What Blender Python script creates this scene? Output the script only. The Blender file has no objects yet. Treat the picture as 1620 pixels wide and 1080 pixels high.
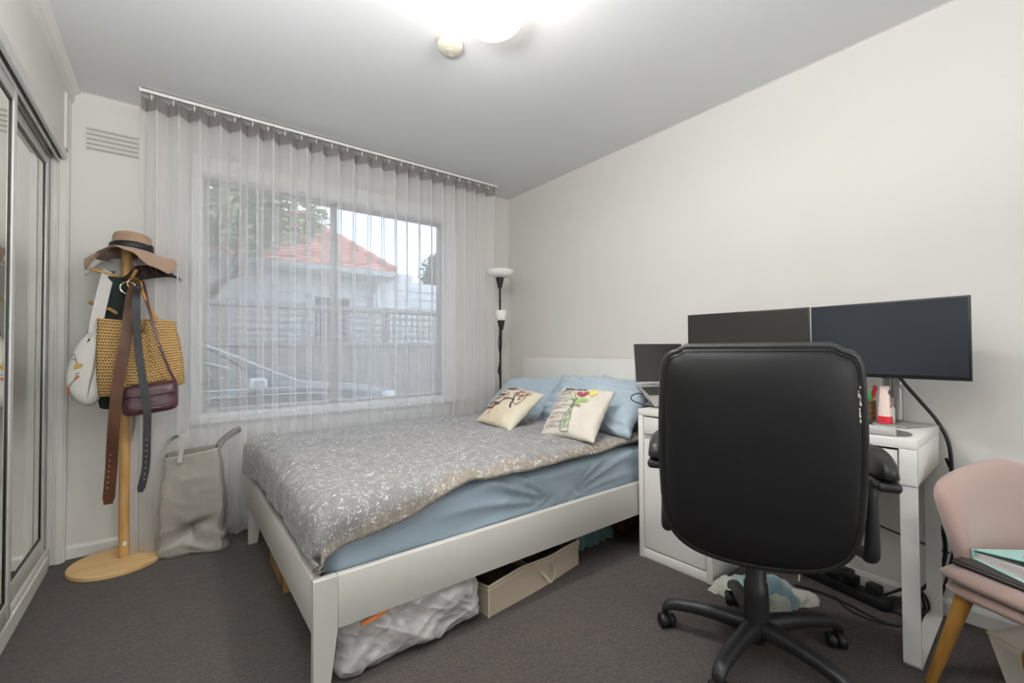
import bpy, bmesh, math, random
from mathutils import Vector, Matrix, noise
random.seed(7)
C = bpy.context.scene.collection
PI = math.pi
V = Vector

# ------------------------------------------------------------------ helpers
def lin(h):
    h = h.lstrip('#'); r = []
    for i in (0, 2, 4):
        c = int(h[i:i+2], 16)/255
        r.append(c/12.92 if c <= .04045 else ((c+.055)/1.055)**2.4)
    return (*r, 1)

def N(nt, typ, **kw):
    n = nt.nodes.new(typ)
    for k, v in kw.items():
        if k in n.inputs: n.inputs[k].default_value = v
        else: setattr(n, k, v)
    return n

def L(nt, a, b): nt.links.new(a, b)

def mat(name, col, rough=.6, metal=0, var=0, vscale=6, bump=0, bscale=60, stretch=None, emis=None, estr=0, spec=.5, sheen=0, coat=0, detail=4, col2=None):
    m = bpy.data.materials.new(name); m.use_nodes = True
    nt = m.node_tree; b = nt.nodes['Principled BSDF']
    c = lin(col)
    b.inputs['Base Color'].default_value = c
    b.inputs['Roughness'].default_value = rough
    b.inputs['Metallic'].default_value = metal
    b.inputs['Specular IOR Level'].default_value = spec
    if sheen: b.inputs['Sheen Weight'].default_value = sheen
    if coat: b.inputs['Coat Weight'].default_value = coat; b.inputs['Coat Roughness'].default_value = .15
    tc = N(nt, 'ShaderNodeTexCoord'); mp = N(nt, 'ShaderNodeMapping')
    if stretch: mp.inputs['Scale'].default_value = stretch
    L(nt, tc.outputs['Object'], mp.inputs['Vector'])
    if var or col2:
        no = N(nt, 'ShaderNodeTexNoise', Scale=vscale, Detail=detail)
        L(nt, mp.outputs[0], no.inputs['Vector'])
        rp = N(nt, 'ShaderNodeValToRGB')
        c2 = lin(col2) if col2 else tuple(x*(1-var) for x in c[:3])+(1,)
        c1 = c if col2 else tuple(min(1, x*(1+var)) for x in c[:3])+(1,)
        rp.color_ramp.elements[0].position = .35; rp.color_ramp.elements[1].position = .65
        rp.color_ramp.elements[0].color = c2; rp.color_ramp.elements[1].color = c1
        L(nt, no.outputs['Fac'], rp.inputs['Fac']); L(nt, rp.outputs['Color'], b.inputs['Base Color'])
    if bump:
        nb = N(nt, 'ShaderNodeTexNoise', Scale=bscale, Detail=3)
        L(nt, mp.outputs[0], nb.inputs['Vector'])
        bp = N(nt, 'ShaderNodeBump', Strength=bump, Distance=.01)
        L(nt, nb.outputs['Fac'], bp.inputs['Height']); L(nt, bp.outputs[0], b.inputs['Normal'])
    if emis:
        b.inputs['Emission Color'].default_value = lin(emis); b.inputs['Emission Strength'].default_value = estr
    return m

def wmat(o):
    m = o.matrix_basis.copy()
    return wmat(o.parent) @ m if o.parent else m

def obj(name, bm, m, parent=None, smooth=True, world=True, recalc=True, angle=.7):
    """links bm as one mesh object; world=True: coordinates are world, moved into the parent's frame"""
    if recalc: bmesh.ops.recalc_face_normals(bm, faces=bm.faces)
    me = bpy.data.meshes.new(name)
    if parent and world: bm.transform(wmat(parent).inverted())
    bm.to_mesh(me); bm.free()
    ms = m if isinstance(m, (list, tuple)) else [m]
    for x in ms: me.materials.append(x)
    if smooth:
        for p in me.polygons: p.use_smooth = True
        try: me.set_sharp_from_angle(angle=angle)
        except Exception: pass
    o = bpy.data.objects.new(name, me); C.objects.link(o)
    if parent: o.parent = parent
    return o

def tag(o, label, cat, group=None):
    o['label'] = label; o['category'] = cat
    if group: o['group'] = group
    return o

def thing(name, label, cat, loc=(0, 0, 0), rz=0, group=None):
    o = bpy.data.objects.new(name, None); C.objects.link(o)
    o.empty_display_size = .05
    o.location = loc; o.rotation_euler = (0, 0, rz)
    return tag(o, label, cat, group)

def struct(name, bm, m, smooth=False, parent=None):
    o = obj(name, bm, m, parent, smooth=smooth)
    if not parent: o['kind'] = 'structure'
    return o

def box(bm, x0, x1, y0, y1, z0, z1, bev=0, seg=2, M=None, mi=0):
    r = bmesh.ops.create_cube(bm, size=1)
    vs = r['verts']
    for v in vs:
        v.co = V(((x0+x1)/2+v.co.x*(x1-x0), (y0+y1)/2+v.co.y*(y1-y0), (z0+z1)/2+v.co.z*(z1-z0)))
    fs = set(f for v in vs for f in v.link_faces)
    for f in fs: f.material_index = mi
    if bev:
        es = list(set(e for v in vs for e in v.link_edges))
        r2 = bmesh.ops.bevel(bm, geom=es, offset=bev, segments=seg, profile=.5, affect='EDGES')
        vs = list(set(r2['verts'])|set(v for v in vs if v.is_valid))
        vs = list(set(v for f in r2['faces'] for v in f.verts) | set(v for v in vs if v.is_valid))
    if M is not None:
        for v in vs: v.co = M @ v.co
    return vs

def B(*a, **k):
    bm = bmesh.new(); box(bm, *a, **k); return bm

def cr(pts, n=8):
    """Catmull-Rom through pts (vectors of any fixed length)"""
    P = [list(p) for p in pts]; out = []
    for i in range(len(P)-1):
        p0 = P[max(i-1, 0)]; p1 = P[i]; p2 = P[i+1]; p3 = P[min(i+2, len(P)-1)]
        for k in range(n):
            t = k/n
            out.append([.5*((2*b)+(-a+c)*t+(2*a-5*b+4*c-d)*t*t+(-a+3*b-3*c+d)*t**3) for a, b, c, d in zip(p0, p1, p2, p3)])
    out.append(P[-1]); return out

def tube(bm, pts, r, seg=10, smooth=8, cap=True):
    """pts: (x,y,z) or (x,y,z,r)"""
    P = [list(p)+([r] if len(p) == 3 else []) for p in pts]
    if smooth and len(P) > 2: P = cr(P, smooth)
    rings = []; prev = None
    for i, p in enumerate(P):
        a = V(P[max(i-1, 0)][:3]); b = V(P[min(i+1, len(P)-1)][:3]); t = (b-a)
        if t.length < 1e-9: t = V((0, 0, 1))
        t.normalize()
        if prev is None:
            u = t.cross(V((0, 0, 1)))
            if u.length < .05: u = t.cross(V((1, 0, 0)))
        else: u = prev-t*prev.dot(t)
        u.normalize(); prev = u; w = t.cross(u)
        c = V(p[:3]); rr = max(p[3], 1e-4)
        rings.append([bm.verts.new(c+(u*math.cos(2*PI*k/seg)+w*math.sin(2*PI*k/seg))*rr) for k in range(seg)])
    for a, b in zip(rings, rings[1:]):
        for k in range(seg): bm.faces.new((a[k], a[(k+1) % seg], b[(k+1) % seg], b[k]))
    if cap: bm.faces.new(rings[0][::-1]); bm.faces.new(rings[-1])
    return bm

def T(pts, r, **k):
    return tube(bmesh.new(), pts, r, **k)

def lathe(bm, prof, c=(0, 0, 0), seg=40, M=None):
    rings = []
    for r, z in prof:
        if r < 1e-5: rings.append([bm.verts.new((c[0], c[1], c[2]+z))])
        else: rings.append([bm.verts.new((c[0]+r*math.cos(2*PI*k/seg), c[1]+r*math.sin(2*PI*k/seg), c[2]+z)) for k in range(seg)])
    for a, b in zip(rings, rings[1:]):
        for k in range(seg):
            q = []
            for v in (a[k % len(a)], a[(k+1) % seg % len(a)], b[(k+1) % seg % len(b)], b[k % len(b)]):
                if v not in q: q.append(v)
            if len(q) > 2: bm.faces.new(q)
    if M is not None:
        for rg in rings:
            for v in rg: v.co = M @ v.co
    return bm

def LA(prof, c=(0, 0, 0), **k): return lathe(bmesh.new(), prof, c, **k)

def prism(bm, poly, off, mi=0):
    """poly: list of 3D points, off: vector of extrusion"""
    off = V(off); a = [bm.verts.new(V(p)) for p in poly]; b = [bm.verts.new(V(p)+off) for p in poly]
    n = len(a); fs = [bm.faces.new(a[::-1]), bm.faces.new(b)]
    for i in range(n): fs.append(bm.faces.new((a[i], a[(i+1) % n], b[(i+1) % n], b[i])))
    for f in fs: f.material_index = mi
    return bm

def grid(bm, nu, nv, f, uvf=None, closeu=False, mi=0):
    vs = [[bm.verts.new(f(i/nu, j/nv)) for j in range(nv+1)] for i in range(nu+(0 if closeu else 1))]
    uv = bm.loops.layers.uv.verify() if uvf else None
    n = len(vs)
    for i in range(nu):
        for j in range(nv):
            fc = bm.faces.new((vs[i][j], vs[(i+1) % n][j], vs[(i+1) % n][j+1], vs[i][j+1])); fc.material_index = mi
            if uvf:
                for lp, (a, b) in zip(fc.loops, ((i, j), (i+1, j), (i+1, j+1), (i, j+1))):
                    lp[uv].uv = uvf(a/nu, b/nv)
    return vs

def ribbon(bm, pts, width, thick, wdir=None, smooth=8, taper=None):
    """flat strap along pts; wdir = direction(s) of the width"""
    P = cr(pts, smooth) if smooth else [list(p) for p in pts]
    rings = []; n = len(P)
    for i, p in enumerate(P):
        a = V(P[max(i-1, 0)][:3]); b = V(P[min(i+1, n-1)][:3]); t = (b-a).normalized()
        w = V(wdir(i/(n-1))) if callable(wdir) else V(wdir)
        w = (w-t*w.dot(t)).normalized(); nn = t.cross(w)
        ww = width*(taper(i/(n-1)) if taper else 1)
        c = V(p[:3])
        rings.append([bm.verts.new(c+w*x*ww/2+nn*y*thick/2) for x, y in ((-1, -1), (1, -1), (1, 1), (-1, 1))])
    for a, b in zip(rings, rings[1:]):
        for k in range(4): bm.faces.new((a[k], a[(k+1) % 4], b[(k+1) % 4], b[k]))
    bm.faces.new(rings[0][::-1]); bm.faces.new(rings[-1])
    return bm

def nz(x, y, z=0, s=1): return noise.noise(V((x*s, y*s, z*s)))
def fbm(x, y, z, s=1, o=3): return noise.fractal(V((x*s, y*s, z*s)), 1, 2, o)
def ss(a, b, x):
    t = min(1, max(0, (x-a)/(b-a))); return t*t*(3-2*t)

# ------------------------------------------------------------------ materials
def wall_mat(name, col, b=.03):
    return mat(name, col, rough=.55, var=.012, vscale=1.5, bump=b, bscale=45)
M_wall = wall_mat('painted_wall', '#dad7d1')
M_ceil = wall_mat('painted_ceiling', '#d8d8d8')
M_trim = mat('gloss_trim_paint', '#dedcd6', rough=.35, var=.02, vscale=8, bump=.02, bscale=30)
M_white = mat('white_foil_and_lit_headboard', '#e6e4df', rough=.35, var=.01, vscale=4)
M_bed = mat('bed_lacquer_dimmed', '#c6c2bb', rough=.33, var=.012, vscale=3, bump=.01, bscale=20)  # dim light at the rails is put into this greyed white
M_pen = mat('pale_wood', '#e2c08c', rough=.45, var=0, col2='#d3aa6c', vscale=2.2, stretch=(1.2, 14, 1.2), detail=8, bump=.02)
M_pole = mat('pale_wood_pole', '#d2a76c', rough=.45, col2='#bf8f52', vscale=6, stretch=(10, 10, 1), detail=8)
M_black = mat('black_plastic', '#1b1b1c', rough=.45, bump=.03, bscale=300)
M_blackmetal = mat('black_metal', '#141414', rough=.4, metal=.3)
M_chrome = mat('polished_metal', '#cfcac0', rough=.2, metal=1)
M_alu = mat('brushed_aluminium', '#b4b4b2', rough=.35, metal=.85)
M_brass = mat('brass', '#b99a5a', rough=.28, metal=1)

# carpet
def carpet():
    m = bpy.data.materials.new('brown_cut_pile_carpet'); m.use_nodes = True; nt = m.node_tree
    b = nt.nodes['Principled BSDF']; b.inputs['Roughness'].default_value = .95; b.inputs['Specular IOR Level'].default_value = .1
    b.inputs['Sheen Weight'].default_value = .25; b.inputs['Sheen Roughness'].default_value = .6
    tc = N(nt, 'ShaderNodeTexCoord')
    fine = N(nt, 'ShaderNodeTexNoise', Scale=95, Detail=6, Roughness=.8)
    mid = N(nt, 'ShaderNodeTexNoise', Scale=26, Detail=5, Roughness=.65)
    big = N(nt, 'ShaderNodeTexNoise', Scale=4.5, Detail=4, Distortion=1.2)
    for n in (fine, mid, big): L(nt, tc.outputs['Object'], n.inputs['Vector'])
    r1 = N(nt, 'ShaderNodeValToRGB'); e = r1.color_ramp.elements
    e[0].position = .38; e[0].color = lin('#1a120d'); e[1].position = .64; e[1].color = lin('#614a3b')
    r2 = N(nt, 'ShaderNodeValToRGB'); e = r2.color_ramp.elements
    e[0].position = .3; e[0].color = (.62, .6, .59, 1); e[1].position = .62; e[1].color = (1, 1, 1, 1)
    L(nt, fine.outputs['Fac'], r1.inputs['Fac'])
    ad = N(nt, 'ShaderNodeMath', operation='MULTIPLY_ADD'); ad.inputs[1].default_value = .5
    L(nt, mid.outputs['Fac'], ad.inputs[0])
    hb = N(nt, 'ShaderNodeMath', operation='MULTIPLY'); hb.inputs[1].default_value = .5
    L(nt, big.outputs['Fac'], hb.inputs[0]); L(nt, hb.outputs[0], ad.inputs[2]); L(nt, ad.outputs[0], r2.inputs['Fac'])
    mx = N(nt, 'ShaderNodeMix', data_type='RGBA', blend_type='MULTIPLY'); mx.inputs[0].default_value = 1
    L(nt, r1.outputs[0], mx.inputs[6]); L(nt, r2.outputs[0], mx.inputs[7]); L(nt, mx.outputs[2], b.inputs['Base Color'])
    hs = N(nt, 'ShaderNodeMath', operation='ADD'); L(nt, fine.outputs['Fac'], hs.inputs[0]); L(nt, mid.outputs['Fac'], hs.inputs[1])
    bp = N(nt, 'ShaderNodeBump', Strength=.9, Distance=.012); L(nt, hs.outputs[0], bp.inputs['Height']); L(nt, bp.outputs[0], b.inputs['Normal'])
    return m
M_carpet = carpet()

def sheer(name, col, alpha, alpha_edge):
    """woven voile: open weave lets part of the light straight through, threads scatter and transmit the rest"""
    m = bpy.data.materials.new(name); m.use_nodes = True; nt = m.node_tree
    nt.nodes.remove(nt.nodes['Principled BSDF']); out = nt.nodes['Material Output']
    tr = N(nt, 'ShaderNodeBsdfTransparent'); df = N(nt, 'ShaderNodeBsdfDiffuse', Color=lin(col)); tl = N(nt, 'ShaderNodeBsdfTranslucent', Color=lin(col))
    mx = N(nt, 'ShaderNodeMixShader'); mx.inputs[0].default_value = .45; L(nt, df.outputs[0], mx.inputs[1]); L(nt, tl.outputs[0], mx.inputs[2])
    lw = N(nt, 'ShaderNodeLayerWeight', Blend=.5)
    mr = N(nt, 'ShaderNodeMapRange'); mr.inputs[1].default_value = .35; mr.inputs[2].default_value = 1; mr.inputs[3].default_value = alpha; mr.inputs[4].default_value = alpha_edge
    L(nt, lw.outputs['Facing'], mr.inputs[0])
    # fine thread
    tc = N(nt, 'ShaderNodeTexCoord'); no = N(nt, 'ShaderNodeTexNoise', Scale=40, Detail=2)
    mp = N(nt, 'ShaderNodeMapping'); mp.inputs['Scale'].default_value = (1, 1, .05)
    L(nt, tc.outputs['Object'], mp.inputs[0]); L(nt, mp.outputs[0], no.inputs['Vector'])
    ma = N(nt, 'ShaderNodeMath', operation='MULTIPLY_ADD'); ma.inputs[1].default_value = .1; L(nt, no.outputs['Fac'], ma.inputs[0]); L(nt, mr.outputs[0], ma.inputs[2])
    sb = N(nt, 'ShaderNodeMath', operation='SUBTRACT', use_clamp=True); sb.inputs[1].default_value = .05; L(nt, ma.outputs[0], sb.inputs[0])
    m2 = N(nt, 'ShaderNodeMixShader'); L(nt, sb.outputs[0], m2.inputs[0]); L(nt, tr.outputs[0], m2.inputs[1]); L(nt, mx.outputs[0], m2.inputs[2])
    L(nt, m2.outputs[0], out.inputs[0]); return m
M_sheer = sheer('grey_voile', '#f6f4f3', .46, .90)
M_sheer_tape = sheer('voile_heading', '#a8a4a1', .93, .98)

def glass(name, tint='#eef2f2'):
    m = bpy.data.materials.new(name); m.use_nodes = True; nt = m.node_tree
    nt.nodes.remove(nt.nodes['Principled BSDF']); out = nt.nodes['Material Output']
    tr = N(nt, 'ShaderNodeBsdfTransparent', Color=lin(tint)); gl = N(nt, 'ShaderNodeBsdfGlossy', Roughness=.12)
    fr = N(nt, 'ShaderNodeFresnel', IOR=1.12); mx = N(nt, 'ShaderNodeMixShader')
    L(nt, fr.outputs[0], mx.inputs[0]); L(nt, tr.outputs[0], mx.inputs[1]); L(nt, gl.outputs[0], mx.inputs[2]); L(nt, mx.outputs[0], out.inputs[0])
    return m
M_glass = glass('window_glass')

# ------------------------------------------------------------------ room dimensions (metres; the camera stands at x=0,y=0)
XL, XR, YB, YF, ZC = -.42, 2.44, 3.2, -3.2, 2.43
XD = -.53       # plane of the wardrobe doors
WX0, WX1, WZ0, WZ1 = .134, 1.79, .672, 2.125     # window opening in the back wall

struct('floor', B(-1.15, XR+.1, YF-.1, YB+.1, -.1, 0), M_carpet)
struct('ceiling', B(-1.15, XR+.1, YF-.1, YB+.16, ZC, ZC+.1), M_ceil)
struct('wall_right', B(XR, XR+.1, YF, YB, 0, ZC), M_wall)
struct('wall_front', B(-1.15, XR+.1, YF-.1, YF, 0, ZC), M_wall)
bm = bmesh.new()
for a in ((-1.15, WX0, 0, ZC), (WX1, XR+.1, 0, ZC), (WX0, WX1, 0, WZ0), (WX0, WX1, WZ1, ZC)):
    box(bm, a[0], a[1], YB, YB+.14, a[2], a[3])
struct('wall_back', bm, M_wall)
# left wall: bulkhead above the wardrobe doors, end pilaster, closet behind
bm = bmesh.new()
box(bm, -.56, XL-.012, YF, YB, 2.075, ZC)
box(bm, -.60, XL, 3.155, YB, 0, ZC, bev=.002); box(bm, -.60, XL-.002, 3.09, YB, 2.08, ZC)
box(bm, -1.15, -1.1, YF, YB, 0, ZC)
struct('wall_left', bm, M_wall)

# skirting, cornices
bm = bmesh.new()
prof = [(0, 0), (.016, 0), (.016, .05), (.011, .062), (.006, .066), (0, .066)]
prism(bm, [(XR-a, YF, z) for a, z in prof], (0, YB-YF, 0)); struct('baseboard_right', bm, M_trim)
bm = bmesh.new()
prism(bm, [(XL, YB-a, z) for a, z in prof], (XR-XL, 0, 0)); struct('baseboard_back', bm, M_trim)
def cove(bm, ax, r=.014):
    n = 5
    if ax == 'R': poly = [(XR, YF, ZC)]+[(XR-r+r*math.sin(t*PI/2/n), YF, ZC-r+r*math.cos(t*PI/2/n)) for t in range(n+1)]; off = (0, YB-YF, 0)
    if ax == 'B': poly = [(XL, YB, ZC)]+[(XL, YB-r+r*math.sin(t*PI/2/n), ZC-r+r*math.cos(t*PI/2/n)) for t in range(n+1)]; off = (XR-XL, 0, 0)
    prism(bm, poly, off)
bm = bmesh.new(); cove(bm, 'R'); struct('trim_1', bm, M_wall)
bm = bmesh.new(); cove(bm, 'B'); struct('trim_2', bm, M_wall)
bm = bmesh.new(); prism(bm, [(XL-.02, YF, ZC), (XL+.035, YF, ZC), (XL+.035, YF, ZC-.012), (XL+.012, YF, ZC-.03), (XL+.008, YF, ZC-.07), (XL-.02, YF, ZC-.07)], (0, YB-YF, 0)); struct('trim_3', bm, M_trim)
bm = bmesh.new(); box(bm, XR-.012, XR, YB-.012, YB, .07, ZC-.012, bev=.004); struct('trim_4', bm, M_wall)

# ------------------------------------------------------------------ wardrobe: head track, sill track, jamb, sliding mirror doors
M_track = mat('painted_aluminium_track', '#d2d1cd', rough=.35, metal=.2, var=.03, vscale=20)
M_dkgap = mat('dark_gap_and_lens', '#2b2320', rough=.5, metal=.3)  # dark fill standing for shade in narrow gaps; also the alarm lens
M_old = mat('worn_white_paint', '#dddad2', rough=.45, var=.04, vscale=30, bump=.05, bscale=60)
bm = bmesh.new()
box(bm, -.445, XL-.008, YF, 3.135, 2.037, 2.085, bev=.003)       # casing
box(bm, -.458, -.4525, YF, 3.155, 2.018, 2.075, bev=.001)
box(bm, -.482, -.480, YF, 3.155, 2.024, 2.075, bev=.0005)
box(bm, -.512, -.507, YF, 3.155, 2.012, 2.075, bev=.001)
box(bm, -.60, -.44, YF, 3.12, 2.062, 2.078)
o = struct('trim_5', bm, M_track)
struct('trim_6', B(-.4515, -.4455, YF, 3.12, 2.032, 2.06), M_dkgap)  # dark strip filling the gap behind the casing
bm = bmesh.new()
box(bm, -.62, -.472, YF, 3.15, 0, .086, bev=.003)
for x in (-.476, -.4905, -.520, -.56): box(bm, x-.003, x+.003, YF, 3.15, .08, .096, bev=.0012)
box(bm, -.474, -.466, YF, 3.08, 0, .07, bev=.003)
struct('trim_7', bm, M_old)
bm = bmesh.new()
box(bm, -.62, -.43, 3.150, 3.16, 0, 2.03, bev=.001); box(bm, -.485, -.465, 3.135, 3.155, .08, 2.03, bev=.003); box(bm, -.455, -.428, 3.142, 3.155, 0, 2.03, bev=.002)
struct('trim_8', bm, M_trim)

M_mirror = mat('mirror_silver', '#e9ece6', rough=.02, metal=1)
M_seal = mat('dark_mirror_edge', '#241f1c', rough=.35, metal=.2, var=.2, vscale=30)
def mirror_door(y0, y1, x, label):
    t = thing('sliding_mirror_door', label, 'sliding door', (x, (y0+y1)/2, .1))
    z0, z1, s = .095, 2.022, .042
    bm = bmesh.new()
    box(bm, x-.011, x+.011, y0, y0+s, z0, z1, bev=.004); box(bm, x-.011, x+.011, y1-s, y1, z0, z1, bev=.004)
    box(bm, x-.010, x+.010, y0+s, y1-s, z0, z0+.07, bev=.003); box(bm, x-.010, x+.010, y0+s, y1-s, z1-.045, z1, bev=.003)
    obj('door_frame', bm, M_track, t)
    a, b, c, d = y0+s, y1-s, z0+.07, z1-.045
    obj('mirror', B(x-.004, x+.002, a, b, c, d), M_mirror, t, smooth=False)
    bm = bmesh.new()
    for q in ((a, a+.012, c, d), (b-.012, b, c, d), (a, b, c, c+.01), (a, b, d-.01, d)): box(bm, x+.001, x+.0055, *q)
    obj('edge_seal', bm, M_seal, t, smooth=False)
    return t
mirror_door(.35, 2.40, -.468, 'front sliding mirror door of the wardrobe, cut by the left picture edge')
mirror_door(1.3, 3.10, -.494, 'rear sliding mirror door of the wardrobe, next to the pale jamb by the hat stand')

# ------------------------------------------------------------------ window
M_wframe = mat('white_window_paint', '#e3e3e1', rough=.3, var=.01)
M_walu = mat('grey_window_aluminium', '#a6a7a9', rough=.4, metal=.5)
bm = bmesh.new()
ox0, ox1, oz0, oz1 = .086, 1.884, .633, 2.226
w = .03
box(bm, ox0, WX0+.004, YB-w, YB+.002, oz0, oz1, bev=.004); box(bm, WX1-.004, ox1, YB-w, YB+.002, oz0, oz1, bev=.004)
box(bm, WX0, WX1, YB-w, YB+.002, WZ1-.004, oz1, bev=.004); box(bm, ox0, ox1, YB-w-.012, YB+.002, oz0, WZ0+.004, bev=.004)
# reveal
box(bm, WX0-.004, WX0+.01, YB, YB+.14, WZ0, WZ1); box(bm, WX1-.01, WX1+.004, YB, YB+.14, WZ0, WZ1)
box(bm, WX0, WX1, YB, YB+.14, WZ0-.004, WZ0+.012); box(bm, WX0, WX1, YB, YB+.14, WZ1-.012, WZ1+.004)
win = struct('window_1', bm, M_wframe)
bm = bmesh.new(); gy = YB+.09
x0, x1, z0, z1 = WX0+.01, WX1-.01, WZ0+.012, WZ1-.012
for q in ((x0, x0+.022, z0, z1), (x1-.022, x1, z0, z1), (x0, x1, z0, z0+.022), (x0, x1, z1-.02, z1), (.90, .94, z0, z1)):
    box(bm, q[0], q[1], gy-.02, gy+.025, q[2], q[3], bev=.003)
obj('window_frame', bm, M_walu, win)
bm = bmesh.new(); box(bm, x0+.025, .905, gy, gy+.004, z0+.025, z1-.025); obj('pane', bm, M_glass, win, smooth=False)
bm = bmesh.new(); box(bm, .94, x1-.025, gy+.01, gy+.014, z0+.025, z1-.025); obj('pane', bm, M_glass, win, smooth=False)

# wall vent
t = thing('wall_vent', 'slotted white plaster wall vent high on the back wall beside the curtain', 'vent', (-.257, YB, 2.195))
obj('vent_plate', B(-.364, -.151, YB-.0025, YB+.001, 2.132, 2.256), M_wall, t)
M_slot = mat('slot_shadow_gap', '#aeaba5', rough=.8)
for i in range(5):
    z = 2.247-i*.0255
    bm = bmesh.new(); prism(bm, [(-.362, YB-.002, z-.005), (-.362, YB-.008, z-.003), (-.362, YB-.008, z-.001), (-.362, YB-.002, z+.006)], (.209, 0, 0))
    obj('louvre', bm, M_wall, t)
    obj('slot', B(-.362, -.153, YB-.0055, YB-.0035, z-.011, z-.006), M_slot, t, smooth=False)

# ------------------------------------------------------------------ curtain and its track
CX0, CX1, CY = -.134, 2.11, 2.97
t = thing('curtain_track', 'slim white curtain track screwed to the ceiling above the window', 'curtain track', (1.0, CY, ZC))
bm = bmesh.new()
for q in ((-.014, -.011, ZC-.022, ZC), (.011, .014, ZC-.022, ZC), (-.014, .014, ZC-.003, ZC), (-.014, -.004, ZC-.022, ZC-.020), (.004, .014, ZC-.022, ZC-.020)):
    box(bm, CX0-.004, CX1+.03, CY+q[0], CY+q[1], q[2], q[3])
obj('rail', bm, M_white, t, smooth=False)
obj('rail_groove', B(CX0, CX1+.02, CY-.0038, CY+.0038, ZC-.0215, ZC-.012), M_dkgap, t, smooth=False)  # dark bar in the slot, its shade given as colour
for x in (CX0-.005, CX1+.031): obj('end_cap', B(x-.003, x+.003, CY-.015, CY+.015, ZC-.023, ZC, bev=.001), M_white, t)
NF = 24
rp = random.Random(3)
ph = [0]
for i in range(NF): ph.append(ph[-1]+1+rp.uniform(-.14, .14))
ph = [p/ph[-1] for p in ph]
amp = [rp.uniform(.75, 1.15) for _ in range(NF+2)]
lean = [rp.uniform(-.9, .9) for _ in range(NF+2)]
def curt(u, z):
    k = u*NF; i = min(int(k), NF-1); f = k-i
    base = ph[i]+(ph[i+1]-ph[i])*f
    x = CX0+(CX1-CX0)*base
    h = (ZC-z)/ZC
    a = (amp[i]*(1-f)+amp[i+1]*f)
    s = math.sin(2*PI*f); c2 = math.sin(4*PI*f)
    A = .056*a*(1-.36*h)
    y = CY+A*s+.010*h*nz(u*19, z*.7, 5)
    x += .014*c2*(1-.3*h)+h*.020*nz(u*11, z*.9, 2)+h*.006*(lean[i]*(1-f)+lean[i+1]*f)
    if u < .03: x -= (.03-u)*.9*h
    return V((x, y, z))
cz1, cz0 = ZC-.036, .025
t = thing('curtain', 'full-length sheer grey curtain hanging in even wave folds over the window', 'curtain', (1.0, CY, 0))
bm = bmesh.new(); grid(bm, NF*18, 26, lambda u, v: curt(u, cz0+(cz1-.07-cz0)*v)); obj('curtain_fabric', bm, M_sheer, t, recalc=False, angle=3.1)
bm = bmesh.new(); grid(bm, NF*18, 2, lambda u, v: curt(u, cz1-.07+.07*v)); obj('heading_tape', bm, M_sheer_tape, t, recalc=False, angle=3.1)
# carrier pins
for i in range(NF):
    p = curt((i+.5)/NF, cz1-.01)
    obj('carrier', B(p.x-.003, p.x+.003, CY-.0035, CY+.0035, cz1-.012, ZC-.02, bev=.001), M_white, t)

# ------------------------------------------------------------------ ceiling light and smoke alarm
M_globe = mat('lit_opal_glass', '#ffffff', rough=.3, emis='#fffaf4', estr=15)
lx, ly = .905, 1.275
t = thing('ceiling_light', 'round opal glass ceiling light, lit, at the top of the picture', 'ceiling light', (lx, ly, ZC))
obj('ceiling_rose', LA([(0, 0), (.075, 0), (.075, -.012), (.055, -.02), (.052, -.05), (0, -.05)], (lx, ly, ZC)), M_white, t)
zz = ZC-.135
obj('globe_shade', LA([(0, -.098)]+[(.125*math.sin(a), -.098*math.cos(a)) for a in [PI*k/22 for k in range(1, 20)]]+[(.05, .092), (0, .092)], (lx, ly, zz), seg=56), M_globe, t)
ld = bpy.data.lights.new('ceiling_bulb', 'AREA'); ld.shape = 'DISK'; ld.size = .17; ld.energy = 9; ld.color = (1, .985, .96)
lo = bpy.data.objects.new('ceiling_bulb', ld); C.objects.link(lo); lo.location = (lx, ly, zz-.0995)
M_alarm = mat('aged_white_plastic', '#cbc4b2', rough=.4)
sx, sy = .965, 1.685
t = thing('smoke_alarm', 'round cream smoke alarm on the ceiling next to the lit globe', 'smoke alarm', (sx, sy, ZC))
obj('base_plate', LA([(0, 0), (.058, 0), (.058, -.014), (.05, -.016), (0, -.016)], (sx, sy, ZC)), M_alarm, t)
obj('cover', LA([(.052, -.016), (.056, -.022), (.057, -.034), (.052, -.043), (.036, -.049), (.018, -.051), (0, -.051)], (sx, sy, ZC), seg=48), M_alarm, t)
M_ring = mat('grey_ring', '#b9b5aa', rough=.5)
obj('test_button', LA([(.017, -.0505), (.017, -.053), (.012, -.0545), (.011, -.053), (.007, -.053), (.006, -.055), (0, -.055)], (sx, sy, ZC), seg=32), M_ring, t)
obj('indicator_lens', LA([(0, -.049), (.006, -.0485), (.006, -.047), (0, -.047)], (sx-.031, sy-.006, ZC+.001), seg=16), M_dkgap, t)
obj('sounder_grille', B(sx+.006, sx+.028, sy+.02, sy+.034, ZC-.0515, ZC-.047, bev=.003), M_ring, t)

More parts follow.
